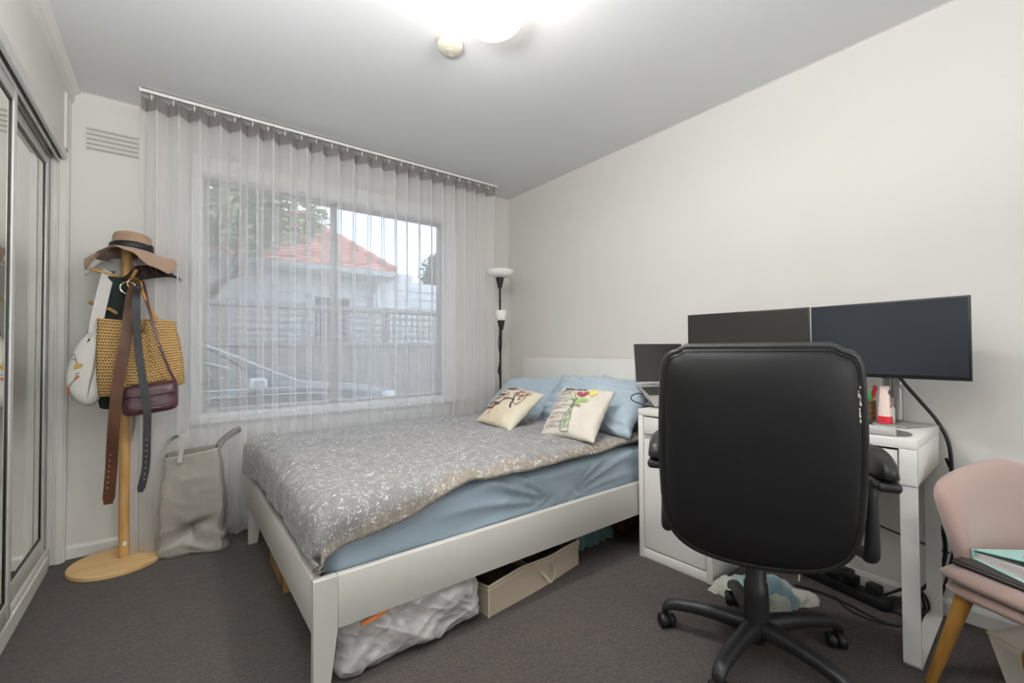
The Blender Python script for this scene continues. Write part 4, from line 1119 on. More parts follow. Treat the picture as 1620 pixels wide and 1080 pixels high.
# ------------------------------------------------------------------ things on the desk
ZT = DH+.0005
M_screen_dark = mat('dark_matte_screen', '#33302d', rough=.35, spec=.4)
M_screen_blue = mat('bluish_glossy_screen', '#2f343c', rough=.22, spec=.6)
M_bezel = mat('black_bezel', '#1a1a1b', rough=.4)
def monitor(name, lab, a, b_, z0, z1, th, m, stand=None):
    """a, b_: left and right ends (x,y) of the screen front as seen"""
    a, b_ = V((*a, 0)), V((*b_, 0)); d = (b_-a); W = d.length; d.normalize(); nrm = V((0, 0, 1)).cross(d); 
    if nrm.x > 0: nrm = -nrm        # screen looks into the room
    R = Matrix((( -nrm.x, d.x, 0, 0), (-nrm.y, d.y, 0, 0), (0, 0, 1, 0), (0, 0, 0, 1)))   # local x = away from viewer, y = to the right as seen
    c = (a+b_)/2
    t = thing(name, lab, 'monitor', (c.x-nrm.x*.1, c.y-nrm.y*.1, ZT))
    M = Matrix.Translation((c.x, c.y, 0)) @ R
    sc = obj('screen', B(0, .003, -W/2+.006, W/2-.006, z0+.014, z1-.006, M=M), m, t, smooth=False)
    obj('bezel', B(.001, .012, -W/2, W/2, z0, z1, bev=.002, M=M), M_bezel, t)
    obj('rear_shell', B(.012, .045, -W*.38, W*.38, z0+.05, z1-.04, bev=.012, M=M), M_black, t)
    return t, M, W
t, Mm, W = monitor('widescreen_monitor', 'right monitor with bluish dark screen on a silver stand, in front of the wall', (2.222, .725), (2.148, .229), .942, 1.237, .02, M_screen_blue)
# stand: neck and foot
bm = B(2.33, 2.362, .445, .478, ZT+.008, 1.10, bev=.012, seg=4); obj('neck', bm, M_alu, t)
obj('neck_cover', B(2.336, 2.35, .478, .508, .80, 1.05, bev=.004), M_alu, t)
bm = bmesh.new(); prism(bm, [(2.205, .411, ZT+.002), (2.367, .356, ZT+.002), (2.375, .62, ZT+.002), (2.235, .63, ZT+.002)], (0, 0, .007))
obj('foot', bm, M_alu, t, smooth=False)
obj('power_button', B(-.001, .003, .0, .012, .940, .943, M=Mm), M_bezel, t)
t, Mm1, W1 = monitor('widescreen_monitor', 'left monitor with black blank screen rising behind the office chair', (2.215, 1.305), (2.235, .735), .91, 1.240, .02, M_screen_dark)
obj('neck', B(.05, .075, -.03, .03, ZT+.008, 1.05, bev=.008, M=Mm1), M_black, t)
obj('foot', B(-.02, .14, -.11, .11, ZT, ZT+.008, bev=.003, M=Mm1), M_black, t)

# laptop on a riser
M_keys = mat('black_keys', '#242424', rough=.5)
M_lapalu = mat('silver_laptop_shell', '#bcbab6', rough=.35, metal=.6)
t = thing('laptop', 'open silver laptop with black screen tilted on a riser beside the pillows', 'laptop', (1.95, 1.38, ZT))
h0, h1 = V((2.055, 1.527, .858)), V((2.331, 1.397, .858))        # hinge ends, left and right as seen
wd = (h1-h0).normalized(); fd = V((-.40, -.86, -.42)); fd = (fd-wd*fd.dot(wd)).normalized(); up = wd.cross(fd); up = up if up.z > 0 else -up
def LM(o_, ex, ey, ez): return Matrix(((ex.x, ey.x, ez.x, o_.x), (ex.y, ey.y, ez.y, o_.y), (ex.z, ey.z, ez.z, o_.z), (0, 0, 0, 1)))
LB = LM(h0, wd, fd, up)     # x right, y to the front, z up
lw = (h1-h0).length
obj('base', B(0, lw, 0, .215, -.012, 0, bev=.003, M=LB), M_lapalu, t)
for r_ in range(5):
    for c_ in range(13):
        x = .02+c_*.0208; y = .03+r_*.0185
        if x < lw-.025: obj('key', B(x, x+.0178, y, y+.0155, 0, .0015, bev=.0004, seg=1, M=LB), M_keys, t, smooth=False)
obj('trackpad', B(lw/2-.055, lw/2+.055, .135, .20, 0, .0006, M=LB), M_alu, t, smooth=False)
sd = V((.05, .10, 1)); sd = (sd-wd*sd.dot(wd)).normalized(); sn_ = wd.cross(sd)
LS = LM(h0+sd*.004, wd, sd, sn_)
obj('lid', B(0, lw, 0, .228, -.006, 0, bev=.002, M=LS), M_lapalu, t)
scr = obj('screen', B(.003, lw-.003, .012, .225, -.0005 if sn_.x < 0 else -.0075, .0012 if sn_.x < 0 else -.0055, M=LS), M_screen_dark, t, smooth=False)
for i in range(3): obj('side_port', B(-.0008, .001, .03+i*.025, .045+i*.025, -.008, -.004, M=LB), M_bezel, t, smooth=False)
t = thing('laptop_riser', 'slim metal laptop riser standing on the left end of the desk', 'laptop stand', (2.1, 1.38, ZT))
for s_ in (.03, lw-.03):
    p0 = LB @ V((s_, .02, -.0165)); p1 = LB @ V((s_, .19, -.0165)); pm = LB @ V((s_, .10, -.0165))
    bm = bmesh.new(); tube(bm, [p1, p0], .004, seg=8, smooth=0); tube(bm, [pm, (pm.x, pm.y, ZT+.006)], .005, seg=8, smooth=0)
    tube(bm, [(p0.x, p0.y, ZT+.005), (p1.x, p1.y, ZT+.005)], .004, seg=8, smooth=0)
    obj('support_arm', bm, M_alu, t)
obj('cross_bar', T([LB @ V((.03, .10, -.0165)), LB @ V((lw-.03, .10, -.0165))], .004, seg=8, smooth=0), M_alu, t)
q0 = LB @ V((.0, .09, -.006)); 
tag(obj('laptop_cable', T([(q0.x, q0.y, q0.z), (2.012, 1.49, .815), (1.995, 1.512, .80), (1.985, 1.50, .78), (1.99, 1.45, .765), (2.02, 1.38, .7545), (2.08, 1.34, .7535)], .0032, seg=8), M_black), 'black cable looping from the side of the open laptop', 'cable')

# hand cream tube
t = thing('hand_cream_tube', 'pale pink cream tube standing on its red cap on the desk', 'tube', (2.245, .482, ZT+.009))
TS = 1.27
tx, tyy, tz = 2.245, .482, ZT+.0095
bm = bmesh.new()
def tb(u, v):
    a = 2*PI*u; k = v
    rx = .0175*(1-.0*k); ry = .0175*(1-k)**.8+.0012
    wq = .0175-.0030*k
    ang = .55
    x, y = ry*math.cos(a), wq*math.sin(a)*(1-.18*k)
    x *= TS; y *= TS
    return V((tx+x*math.cos(ang)-y*math.sin(ang), tyy+x*math.sin(ang)+y*math.cos(ang), tz+(.022+.093*k)*TS))
grid(bm, 28, 14, tb, closeu=True); M_cream = mat('pale_pink_tube', '#e8d2c6', rough=.35)
obj('tube_body', bm, M_cream, t, angle=3.1)
M_redc = mat('red_cap', '#d8323d', rough=.3)
obj('cap', LA([(0, 0), (.0235, 0), (.024, .002), (.0232, .028), (0, .028)], (tx, tyy, tz), seg=28), M_redc, t)
def Ft(a_, z_):   # wraps flat art onto the camera side of the tube
    k = (z_-.022)/.093; ang = .55
    base = PI+.9-ang*0; th = base+a_/.0175*.9
    x, y = (.0175*(1-k)**.8+.0012)*math.cos(th), (.0175+.002*k)*math.sin(th)*(1-.18*k)
    x *= 1.04*TS; y *= 1.04*TS
    return V((tx+x*math.cos(ang)-y*math.sin(ang), tyy+x*math.sin(ang)+y*math.cos(ang), tz+z_*TS))
bm = bmesh.new(); blob(bm, -.002, .095, .007, .008, Ft, 0, n=18); flat('round_logo', bm, mat('navy_print', '#24262b', rough=.4), t)
bm = bmesh.new()
for q in (.07, .074, .079): stroke(bm, [(-.004, q), (.001, q)], .003, .003, Ft)
vs_ = [bm.verts.new(Ft(a_, z_)) for a_, z_ in ((-.006, .048), (.001, .048), (.001, .058), (-.006, .058))]; bm.faces.new(vs_)
flat('red_print', bm, M_redc, t)
# second small bottle behind
t = thing('small_bottle', 'small clear-grey bottle with printed label between the cream tube and monitor neck', 'bottle', (2.292, .4755, ZT+.009))
obj('bottle_body', LA([(0, 0), (.014, 0), (.015, .004), (.015, .055), (.010, .064), (.008, .068), (0, .068)], (2.292, .4755, ZT+.009), seg=24), mat('white_bottle', '#cfcdca', rough=.3), t)
obj('bottle_cap', LA([(0, .068), (.013, .068), (.013, .098), (0, .098)], (2.292, .4755, ZT+.009), seg=24), mat('taupe_cap', '#8c847c', rough=.4), t)
# pen cup with pens
t = thing('pen_cup', 'brown perforated metal pen cup on the desk beside the office chair back', 'pen cup', (2.29, .556, ZT))
pcx, pcy = 2.29, .556
M_cup = mat('brown_mesh_metal', '#5a3d28', rough=.5, metal=.3, col2='#9a7044', vscale=120, detail=0, bump=.5, bscale=150)
obj('cup_body', LA([(0, 0), (.036, 0), (.036, .09), (.034, .09), (.034, .003), (0, .003)], (pcx, pcy, ZT+.0005), seg=28), M_cup, t)
def pen(dx, dy, tipx, tipy, h, m, lab, cm=None):
    o = thing('pen', lab, 'pen', (pcx+dx, pcy+dy, ZT+.006))
    a = V((pcx+dx, pcy+dy, ZT+.006)); b_ = V((pcx+tipx, pcy+tipy, ZT+h)); obj('barrel', T([a, a.lerp(b_, .72)], .0048, seg=10, smooth=0), m, o)
    obj('cap', T([a.lerp(b_, .70), b_], .006, seg=10, smooth=0), cm or m, o)
pen(.005, .0, -.0, -.035, .152, M_redc, 'red pen leaning right in the brown pen cup')
pen(.008, -.004, .012, -.034, .142, mat('white_pen', '#e6e1dd', rough=.3), 'white pen beside the red pen in the brown pen cup', M_redc)
pen(.0, -.014, .0, -.020, .128, mat('bright_green', '#2fc457', rough=.4), 'green highlighter in the brown pen cup')
# wrist rest / gel mat and mouse
M_gel = mat('grey_gel', '#b2b1ae', rough=.4)
t = thing('wrist_rest', 'grey tubular wrist rest with open end on the front edge of the desk', 'wrist rest', (2.0, .5, ZT))
obj('pad', ribbon(bmesh.new(), [(2.01, .80, ZT+.001), (2.03, .60, ZT+.001), (2.055, .46, ZT+.001), (2.085, .375, ZT+.001)], .15, .002, (1, 0, 0), taper=lambda q: 1 if q < .8 else 1-.75*((q-.8)/.2)**2), mat('grey_mat', '#6d6b68', rough=.6), t)
bm = bmesh.new(); r_ = .0165
P_ = [(1.955, .80, ZT+r_), (1.972, .60, ZT+r_), (1.992, .398, ZT+r_)]
tube(bm, P_, r_, seg=20, cap=False); 
o = obj('roll', bm, M_gel, t, angle=3.1); s_ = o.modifiers.new('thickness', 'SOLIDIFY'); s_.thickness = .0022; s_.offset = -1
obj('roll_web', ribbon(bmesh.new(), [(1.956, .8, ZT+r_), (1.972, .6, ZT+r_), (1.992, .40, ZT+r_)], .024, .0015, (.4, 0, 1)), M_gel, t)
obj('roll_web', ribbon(bmesh.new(), [(1.956, .8, ZT+r_), (1.972, .6, ZT+r_), (1.992, .40, ZT+r_)], .024, .0015, (1, 0, -.5)), M_gel, t)
bm = bmesh.new()
def ms(u, v):
    a = 2*PI*u; b_ = v*PI/2
    return V((2.13+.028*math.cos(a)*math.cos(b_), .53+.052*math.sin(a)*math.cos(b_)-.006*math.sin(a), ZT+.003+.028*math.sin(b_)*(1+.2*math.sin(a))))
grid(bm, 30, 10, ms, closeu=True); bmesh.ops.remove_doubles(bm, verts=bm.verts, dist=.0004)
t = thing('computer_mouse', 'black computer mouse on the grey wrist rest mat', 'mouse', (2.13, .53, ZT)); obj('mouse_body', bm, M_black, t, angle=3.1)
obj('scroll_wheel', B(2.127, 2.133, .493, .508, ZT+.02, ZT+.03, bev=.002), M_grey, t)

# ------------------------------------------------------------------ office chair  (local x = facing)
ca = math.radians(27)
oc = thing('office_chair', 'black leather high-back office chair seen from behind, pulled up to the desk', 'office chair', (1.615, .708, 0), ca)
CM = wmat(oc)
def cobj(name, bm, m, parent=None, **k): bm.transform(CM); return obj(name, bm, m, parent or oc, **k)
M_leather = mat('black_bonded_leather', '#121113', rough=.5, var=.05, vscale=4, bump=.06, bscale=220)
M_leather2 = mat('dark_grey_leather_side', '#2b2a2a', rough=.38, bump=.08, bscale=220)
M_nyl = mat('charcoal_nylon', '#262628', rough=.42, bump=.03, bscale=300)
M_thread = mat('grey_stitching', '#77736e', rough=.8)
obk = -.300
def back_outline(a, n=4.2):
    """squircle-like outline of the backrest: angle -> (y,z)"""
    c, s = math.cos(a), math.sin(a)
    r = (abs(c)**15+abs(s)**15)**(-1/15)
    y, z = r*c, r*s
    if z < 0:   # lower half: rounder, shallower corners
        n2 = 5.5; r = (abs(c)**n2+abs(s)**n2)**(-1/n2); y, z = r*c, r*s; z *= 1-.10*y*y*min(1, -z)
    return y, z
def backf(u, v, sd):
    a = 2*PI*u; y, z = back_outline(a)
    k = v
    Y = .243*y*k; Z = z*k
    hgt = .742+Z*(.308 if Z > 0 else .310)
    # top edge: raised centre panel; sides slightly bowed
    Y *= 1+.02*math.cos(Z*2.2)-.03*max(0, Z)**2
    if Z > 0: hgt += .013*(1-ss(.72, .80, abs(Y)/.243))*k**8*(z > .5)
    e = max(0, 1-k**6)**.5
    lean = obk-.17*(hgt-.45)-.02*math.cos((hgt-.75)*4)
    curve = -.030*(Y/.26)**2*-1
    x = lean+curve+(-.035 if sd < 0 else .075)*e
    if sd < 0:
        x += .0035*math.sin(Y*60+hgt*22)*math.exp(-((Y-.2)/.07)**2-((hgt-.55)/.08)**2)*e
        x += .002*fbm(Y*6, hgt*6, 2, 1)*e
    else: x += .012*math.sin(hgt*28)*e
    return V((x, Y+.018, hgt))
bm = bmesh.new()
grid(bm, 240, 22, lambda u, v: backf(u, v, -1), closeu=True); bmesh.ops.remove_doubles(bm, verts=bm.verts, dist=.0006)
cobj('backrest_rear', bm, M_leather, angle=3.1)
bm = bmesh.new(); grid(bm, 240, 22, lambda u, v: backf(u, v, 1), closeu=True); bmesh.ops.remove_doubles(bm, verts=bm.verts, dist=.0006)
cobj('backrest_cushion', bm, M_leather2, angle=3.1)
# side gusset / piping following the rim
bm = bmesh.new(); tube(bm, [tuple(backf(u/160 % 1, 1.0, -1)+V((.006, 0, 0))) for u in range(161)], .0115, seg=12, smooth=2, cap=False); cobj('rim_gusset', bm, M_leather2, angle=3.1)
bm = bmesh.new(); tube(bm, [tuple(backf((u/160) % 1, .972, -1)+V((-.0008, 0, 0))) for u in range(161)], .0013, seg=6, smooth=2, cap=False); cobj('seam', bm, M_black, angle=3.1)
bm = bmesh.new()
for q in range(70):
    u = .115+.27*q/70
    p0 = backf(u, .985, -1)+V((-.0045, 0, .011)); p1 = backf(u+.0018, .985, -1)+V((-.0045, 0, .011)); tube(bm, [tuple(p0), tuple(p1)], .0009, seg=5, smooth=0)
cobj('stitching', bm, M_thread)
bm = bmesh.new()
rr = random.Random(9)
for q in range(12):
    zc = .985-.10*rr.random()**1.0-.02; 
    yy = -.246+.002*rr.uniform(-1, 1)
    # find skin point by matching height on the right rim
    best = min((abs(backf(u/400, .97, -1).z-zc), u) for u in range(200, 400) if backf(u/400, .97, -1).y < 0) if False else None
for q in range(14):
    a_ = -.5
    u = (1-.0)
    zq = .88+.085*q/14+rr.uniform(-.004, .004)
    # right side is y<0 (u around .5)
    us = min(range(340, 520), key=lambda k: abs(backf(k/1000+.02, .955, -1).z-zq)) 
    p = backf(us/1000+.02, .955+rr.uniform(-.012, .012), -1)
    s1 = rr.uniform(.003, .007)
    bm2v = [bm.verts.new(p+V((-.0022, s1*.35*math.cos(t_), s1*math.sin(t_)))) for t_ in [k*PI/3+rr.uniform(-.3, .3) for k in range(6)]]
    bm.faces.new(bm2v)
cobj('worn_patch', bm, mat('peeled_lining', '#c9c2b6', rough=.9), smooth=False)
# seat
bm = bmesh.new()
def seatf(u, v, sd):
    a = 2*PI*u; n = 4; c, s = math.cos(a), math.sin(a); r = (abs(c)**n+abs(s)**n)**(-1/n)
    k = v; e = max(0, 1-k**5)**.5
    return V((-.02+.25*r*c*k, .25*r*s*k, .47+(.05 if sd > 0 else -.04)*e+.004*nz(c*3*k, s*3*k, sd)))
for sd in (1, -1): grid(bm, 64, 14, lambda u, v: seatf(u, v, sd), closeu=True)
bmesh.ops.remove_doubles(bm, verts=bm.verts, dist=.0008); cobj('seat', bm, M_leather, angle=3.1)
bm = bmesh.new(); box(bm, -.12, .12, -.09, .09, .385, .425, bev=.01); box(bm, -.30, -.1, -.035, .035, .425, .445, bev=.006)
cobj('tilt_mechanism', bm, M_black)
# arms
for sgn in (1, -1):
    y = .285*sgn
    ob = 'armrest'
    bm = bmesh.new()
    box(bm, -.325, .06, y-.0235-.006*(sgn < 0), y+.0235+.006*(sgn > 0), .685, .712, bev=.011, seg=3)
    yi = y-.022*sgn
    P_ = [(-.255, yi, .70), (-.262, yi, .66), (-.264, yi, .56), (-.258, yi, .505), (-.235, yi, .485), (-.17, yi, .47), (-.05, y-.055*sgn, .445)]
    prev = None
    tube(bm, [(p[0], p[1], p[2], r_) for p, r_ in zip(P_, (.014, .0155, .0165, .0185, .019, .017, .015))], .02, seg=14)
    tube(bm, [(.02, y, .69, .018), (.035, y-.01*sgn, .58, .017), (.0, y-.03*sgn, .47, .017), (-.06, y-.06*sgn, .435, .015)], .02, seg=12)
    ar = cobj('armrest', bm, M_nyl, angle=1.0)
    bm = bmesh.new()
    def padf(u, v, sd):
        a = 2*PI*u; n = 3; c, s = math.cos(a), math.sin(a); r = (abs(c)**n+abs(s)**n)**(-1/n); e = max(0, 1-v**4)**.5
        x = -.135+.20*r*c*v; hump = .040+.018*math.cos((x+.25)*7)
        return V((x, y+.003*sgn+.034*r*s*v, .722+(hump if sd > 0 else -.008)*e))
    for sd in (1, -1): grid(bm, 48, 12, lambda u, v: padf(u, v, sd), closeu=True)
    bmesh.ops.remove_doubles(bm, verts=bm.verts, dist=.0006)
    pd = cobj('arm_pad', bm, M_leather2, parent=ar, angle=3.1)
# gas lift
cobj('gas_lift', LA([(0, .10), (.042, .10), (.0395, .20), (.037, .245), (.033, .25), (.032, .40), (0, .40)], (0, 0, 0), seg=32), M_nyl)
a0 = math.radians(112)-ca
bm = LA([(0, .045), (.028, .045), (.030, .06), (.045, .085), (.050, .11), (.038, .125), (0, .125)], (0, 0, 0), seg=32)
cobj('hub', bm, M_nyl, angle=1.0)
def spoke(i):
    a = a0-i*2*PI/5; c, s = math.cos(a), math.sin(a)
    bm = bmesh.new()
    P_ = [(.025, .098, .042, .032), (.10, .104, .034, .027), (.18, .104, .030, .023), (.26, .096, .027, .021), (.297, .084, .026, .019), (.314, .068, .022, .014)]
    P2 = cr(P_, 5); rings = []
    for r, z, w, h in P2:
        rg = []
        for k in range(16):
            t_ = 2*PI*k/16; ct, st = math.cos(t_), math.sin(t_)
            yy = w*math.copysign(abs(ct)**.8, ct)*.8; zz_ = h*math.copysign(abs(st)**.8, st)
            rg.append(bm.verts.new((r*c-yy*s, r*s+yy*c, z+zz_)))
        rings.append(rg)
    for p, q in zip(rings, rings[1:]):
        for k in range(16): bm.faces.new((p[k], p[(k+1) % 16], q[(k+1) % 16], q[k]))
    bm.faces.new(rings[0]); bm.faces.new(rings[-1])
    sp_ = cobj('base_arm', bm, M_nyl, angle=1.2)
    # twin wheel caster
    bm = bmesh.new()
    tw = .44+(.15, -.3, -.25, .3, -.2)[i]
    cx, cy = .300*c, .300*s
    for sg in (-1, 1):
        M_ = Matrix.Translation((cx, cy, .0265)) @ Matrix.Rotation(tw, 4, 'Z') @ Matrix.Rotation(PI/2, 4, 'X')
        lathe(bm, [(0, .003*sg), (.0245, .003*sg), (.0265, .006*sg), (.0265, .023*sg), (.022, .028*sg), (.0, .028*sg)], (0, 0, 0), seg=24, M=M_)
    tube(bm, [(cx, cy, .05), (cx, cy, .085)], .006, seg=8, smooth=0)
    M_ = Matrix.Translation((cx, cy, .03)) @ Matrix.Rotation(tw, 4, 'Z')
    box(bm, -.028, .014, -.0045, .0045, -.005, .034, bev=.003, M=M_)
    cobj('caster', bm, M_black, parent=sp_, angle=.8)
for i in range(5): spoke(i)

# ------------------------------------------------------------------ pink chair with its things (local x = along the back, towards the wall; y = towards the backrest)
pa = math.atan2(-.43, .90)
pc = thing('velvet_chair', 'dusty pink velvet chair with wooden legs cut by the right picture edge', 'chair', (2.05, -.02, 0), pa)
PM = wmat(pc)
def pobj(name, bm, m, parent=None, **k): bm.transform(PM); return obj(name, bm, m, parent or pc, **k)
M_velvet = mat('dusty_pink_velvet', '#b0948a', rough=.75, var=.04, vscale=2.5, sheen=.6, bump=.02, bscale=60)
M_oak = mat('honey_oak', '#b0803f', rough=.45, col2='#96682c', vscale=18, stretch=(2, 2, .15), detail=6)
bl = PM.inverted() @ V((1.848, .298, .4))
x0 = bl.x; x1 = x0+.50; y1 = bl.y; y0 = y1-.50
def seatpad(u, v, sd, z, h, grow=0):
    a = 2*PI*u; n = 11; c, s = math.cos(a), math.sin(a); r = (abs(c)**n+abs(s)**n)**(-1/n); e = max(0, 1-v**10)**.5
    cx, cy = (x0+x1)/2, (y0+y1)/2
    return V((cx+(.25+grow)*r*c*v, cy+(.25+grow)*r*s*v, z+(h if sd > 0 else -h)*e))
def padbm(z, h, grow=0):
    bm = bmesh.new()
    for sd in (1, -1): grid(bm, 96, 20, lambda u, v: seatpad(u, v, sd, z, h, grow), closeu=True)
    bmesh.ops.remove_doubles(bm, verts=bm.verts, dist=.0006); return bm
pobj('seat', padbm(.378, .022), M_velvet, angle=3.1)
pobj('seat_base', padbm(.336, .020, -.010), M_velvet, angle=3.1)
def pback(u, v, sd):
    # shell: u across (0 near-left, 1 at the wall), v up
    a = 2*u-1
    top = .634+.045*ss(0, .9, u)+.01*math.sin(PI*u)
    e = (max(0, 1-abs(a)**9))**.45
    rc = .05*(1-(max(0, 1-abs(a)**5))**.5)
    zt = top-rc*1.3
    z = .36+(zt-.36)*v
    x = x0+.082+(x1-x0-.074)*u-(.012*math.sin(PI*v))*(1-u)*1.2+.02*(1-v)*(1-u)**3
    y = y1-.012+.06*v*v-.07*a*a*.35
    ev = (max(0, 1-max(0, (v-.75)/.25)**3))**.5
    th = .032*e*ev
    return V((x, y+(th if sd > 0 else -th)+.012, z))
bm = bmesh.new()
for sd in (1, -1): grid(bm, 50, 40, lambda u, v: pback(u, v, sd))
bmesh.ops.remove_doubles(bm, verts=bm.verts, dist=.0008); pobj('backrest', bm, M_velvet, angle=3.1)
for (ax2, ay2, bx2, by2) in ((x0+.055, y1-.06, x0+.045, y1+.035), (x1-.07, y1-.06, x1-.02, y1+.02), (x0+.07, y0+.07, x0+.02, y0+.0), (x1-.07, y0+.07, x1-.02, y0+.0)):
    bm = bmesh.new(); tube(bm, [(bx2, by2, .0, .0125), (ax2, ay2, .335, .021)], .02, seg=20, smooth=0); pobj('leg', bm, M_oak)
# laptop (closed) and binder on the seat
M_lap2 = mat('space_grey_lid', '#57504c', rough=.4, metal=.4)
t = thing('closed_laptop', 'closed dark grey laptop lying on the pink chair under the mint binder', 'laptop', (1.9, .1, .403), pa)
LBm = PM.inverted() @ V((1.882, .252, .42))
lx0, ly1_ = LBm.x, LBm.y
def pb2(*a, **k): bm = B(*a, **k); return bm
m_ = wmat(t).inverted()
def tob(name, bm, m, par, **k): bm.transform(PM); return obj(name, bm, m, par, **k)
tob('base', B(lx0, lx0+.22, ly1_-.32, ly1_, .4015, .409, bev=.003), M_bezel, t)
tob('trim_strip', B(lx0-.0005, lx0+.2205, ly1_-.32, ly1_+.0005, .4095, .411, bev=.0005), M_lapalu, t)
tob('lid', B(lx0, lx0+.22, ly1_-.32, ly1_, .4115, .4185, bev=.003), M_lap2, t)
t = thing('ring_binder', 'mint green ring binder full of loose paper on the closed laptop', 'binder', (1.98, .08, .42), pa+.12)
M_mint = mat('mint_cover', '#a8d5cb', rough=.45); M_mint_d = mat('teal_lining', '#2f7f7b', rough=.5); M_paper = mat('paper_sheets', '#e4dcdc', rough=.8, bump=.3, bscale=20)
BB = Matrix.Translation((1.922, .214, .4195)) @ Matrix.Rotation(-.72, 4, 'Z')
def bob(name, bm, m, **k): bm.transform(BB); return obj(name, bm, m, t, **k)
bob('bottom_cover', B(0, .27, -.32, 0, 0, .003, bev=.001), M_mint)
bob('spine', B(0, .27, -.003, .0, 0, .026, bev=.001), M_mint)
bm = bmesh.new(); prism(bm, [(-.0, 0, .026), (.27, 0, .026), (.27, -.32, .096), (-.0, -.32, .096)], (0, 0, .003)); bob('top_cover', bm, M_mint, smooth=False)
bm = bmesh.new(); prism(bm, [(.002, -.003, .0247), (.268, -.003, .0247), (.268, -.31, .0925), (.002, -.31, .0925)], (0, 0, .0015)); bob('cover_lining', bm, M_mint_d, smooth=False)
for k in range(9):
    z = .004+k*.0021; bm = bmesh.new()
    def sh(u, v, z=z, k=k): return V((.006+.004*nz(k, 1)+.255*u, -.006-.30*v, z+.0014*math.sin(v*7+k)*min(1, v*4)+v*k*.0052))
    grid(bm, 2, 14, sh); o = bob('paper_bundle', bm, M_paper, angle=3.1); s_ = o.modifiers.new('thickness', 'SOLIDIFY'); s_.thickness = .0024
bm = bmesh.new()
vs_ = []
for k in range(28):
    a = 2*PI*k/28; vs_.append(bm.verts.new((.055+.022*math.cos(a), -.135+.042*math.sin(a), .0300+.21875*(.135-.042*math.sin(a)))))
bm.faces.new(vs_); bob('oval_sticker', bm, mat('dark_sticker', '#565248', rough=.4), smooth=False)
bm = bmesh.new(); stroke(bm, [(0, 0), (.008, .012), (.014, 0), (.022, .010), (.028, .001), (.036, .009), (.044, .002)], .0025, .002, lambda a, b: V((.047+b, -.115-a, .0305+(.115+a)*.21875+.0008))); bob('sticker_lettering', bm, M_brass, smooth=False)

# fabric basket under the chair
M_bask = mat('pale_linen_basket', '#cdc4b9', rough=.85, var=.03, bump=.1, bscale=300)
M_rattan = mat('rattan', '#a8742f', rough=.5, var=.2, vscale=40)
bk_c = [V((1.962, .190, .195)), V((2.20, .075, .215)), V((2.06, -.215, .20)), V((1.822, -.10, .19))]
bk_b = [V((2.005, .145, .0)), V((2.17, .065, .0)), V((2.05, -.165, .0)), V((1.885, -.085, .0))]
t = thing('fabric_basket', 'pale linen storage basket with rattan handle under the pink chair', 'basket', (2.01, -.01, 0))
def bkf(u, v):
    k = u*4; i = int(k) % 4; f = k-int(k)
    return bk_b[i].lerp(bk_b[(i+1) % 4], f).lerp(bk_c[i].lerp(bk_c[(i+1) % 4], f), v)+V((0, 0, -.012*math.sin(PI*f)*v))
bm = bmesh.new(); vs = grid(bm, 64, 10, bkf, closeu=True); bm.faces.new([vs[i][0] for i in range(64)][::-1])
o = obj('basket_body', bm, M_bask, t, angle=.8); s_ = o.modifiers.new('thickness', 'SOLIDIFY'); s_.thickness = .006; s_.offset = -1
obj('rim_seam', T([tuple(bkf(u/32 % 1, 1)) for u in range(33)], .003, seg=6, smooth=2), M_pipe, t)
m0 = bk_c[3].lerp(bk_c[0], .72); m1 = bk_c[3].lerp(bk_c[0], .40)
obj('rattan_handle', T([m0+V((-.01, 0, -.045)), m0+V((-.014, 0, .0)), m0.lerp(m1, .3)+V((-.022, 0, .03)), m0.lerp(m1, .7)+V((-.022, 0, .03)), m1+V((-.01, 0, -.045))], .0085, seg=10), M_rattan, t)
t = thing('paper_roll', 'grey ringed roll lying inside the linen basket', 'roll', (2.02, -.0, .05))
Mx = Matrix.Translation((2.03, .02, .10)) @ Matrix.Rotation(.5, 4, 'Y')
obj('roll_body', lathe(bmesh.new(), [(.02, -.045), (.052, -.045), (.054, -.04), (.054, .04), (.052, .045), (.035, .046), (.033, .04), (.02, .04), (.02, -.045)], (0, 0, 0), seg=36, M=Mx), mat('grey_roll', '#8e8b84', rough=.7), t, angle=.6)
obj('roll_edge', lathe(bmesh.new(), [(.0545, .034), (.056, .038), (.0545, .042)], (0, 0, 0), seg=36, M=Mx), M_grey, t)

# ------------------------------------------------------------------ under the desk: towel, power board, cables
M_plush = mat('pale_aqua_towelling', '#a9bcb9', rough=.95, col2='#7f9fae', vscale=9, detail=1, bump=.8, bscale=160, sheen=.4)
M_plush2 = mat('cream_towelling', '#c9cbbd', rough=.95, bump=.8, bscale=160, sheen=.4)
t = thing('crumpled_towel', 'pale aqua and cream plush towel crumpled on the carpet under the desk', 'towel', (2.0, .83, 0))
def lump(x, y, rx, ry, rz, ang, seed):
    bm = bmesh.new()
    def f(u, v):
        a = 2*PI*u; b_ = v*PI/2; c, s = math.cos(a), math.sin(a); r = 1+.28*nz(c*2+seed, s*2, v*2)
        px, py = rx*c*math.cos(b_)*r, ry*s*math.cos(b_)*r
        return V((x+px*math.cos(ang)-py*math.sin(ang), y+px*math.sin(ang)+py*math.cos(ang), .001+rz*math.sin(b_)*(1+.35*nz(px*18, py*18, seed)-.35*abs(nz(px*30+seed, py*22, 3)))))
    grid(bm, 40, 14, f, closeu=True); bmesh.ops.remove_doubles(bm, verts=bm.verts, dist=.0005); return bm
obj('towel_fold', lump(2.03, .865, .14, .075, .085, -.75, 1), M_plush, t, angle=3.1)
obj('towel_fold', lump(1.965, .80, .10, .05, .105, -.9, 3), M_plush, t, angle=3.1)
obj('towel_fold', lump(1.935, .765, .055, .04, .07, -.3, 5), M_plush2, t, angle=3.1)
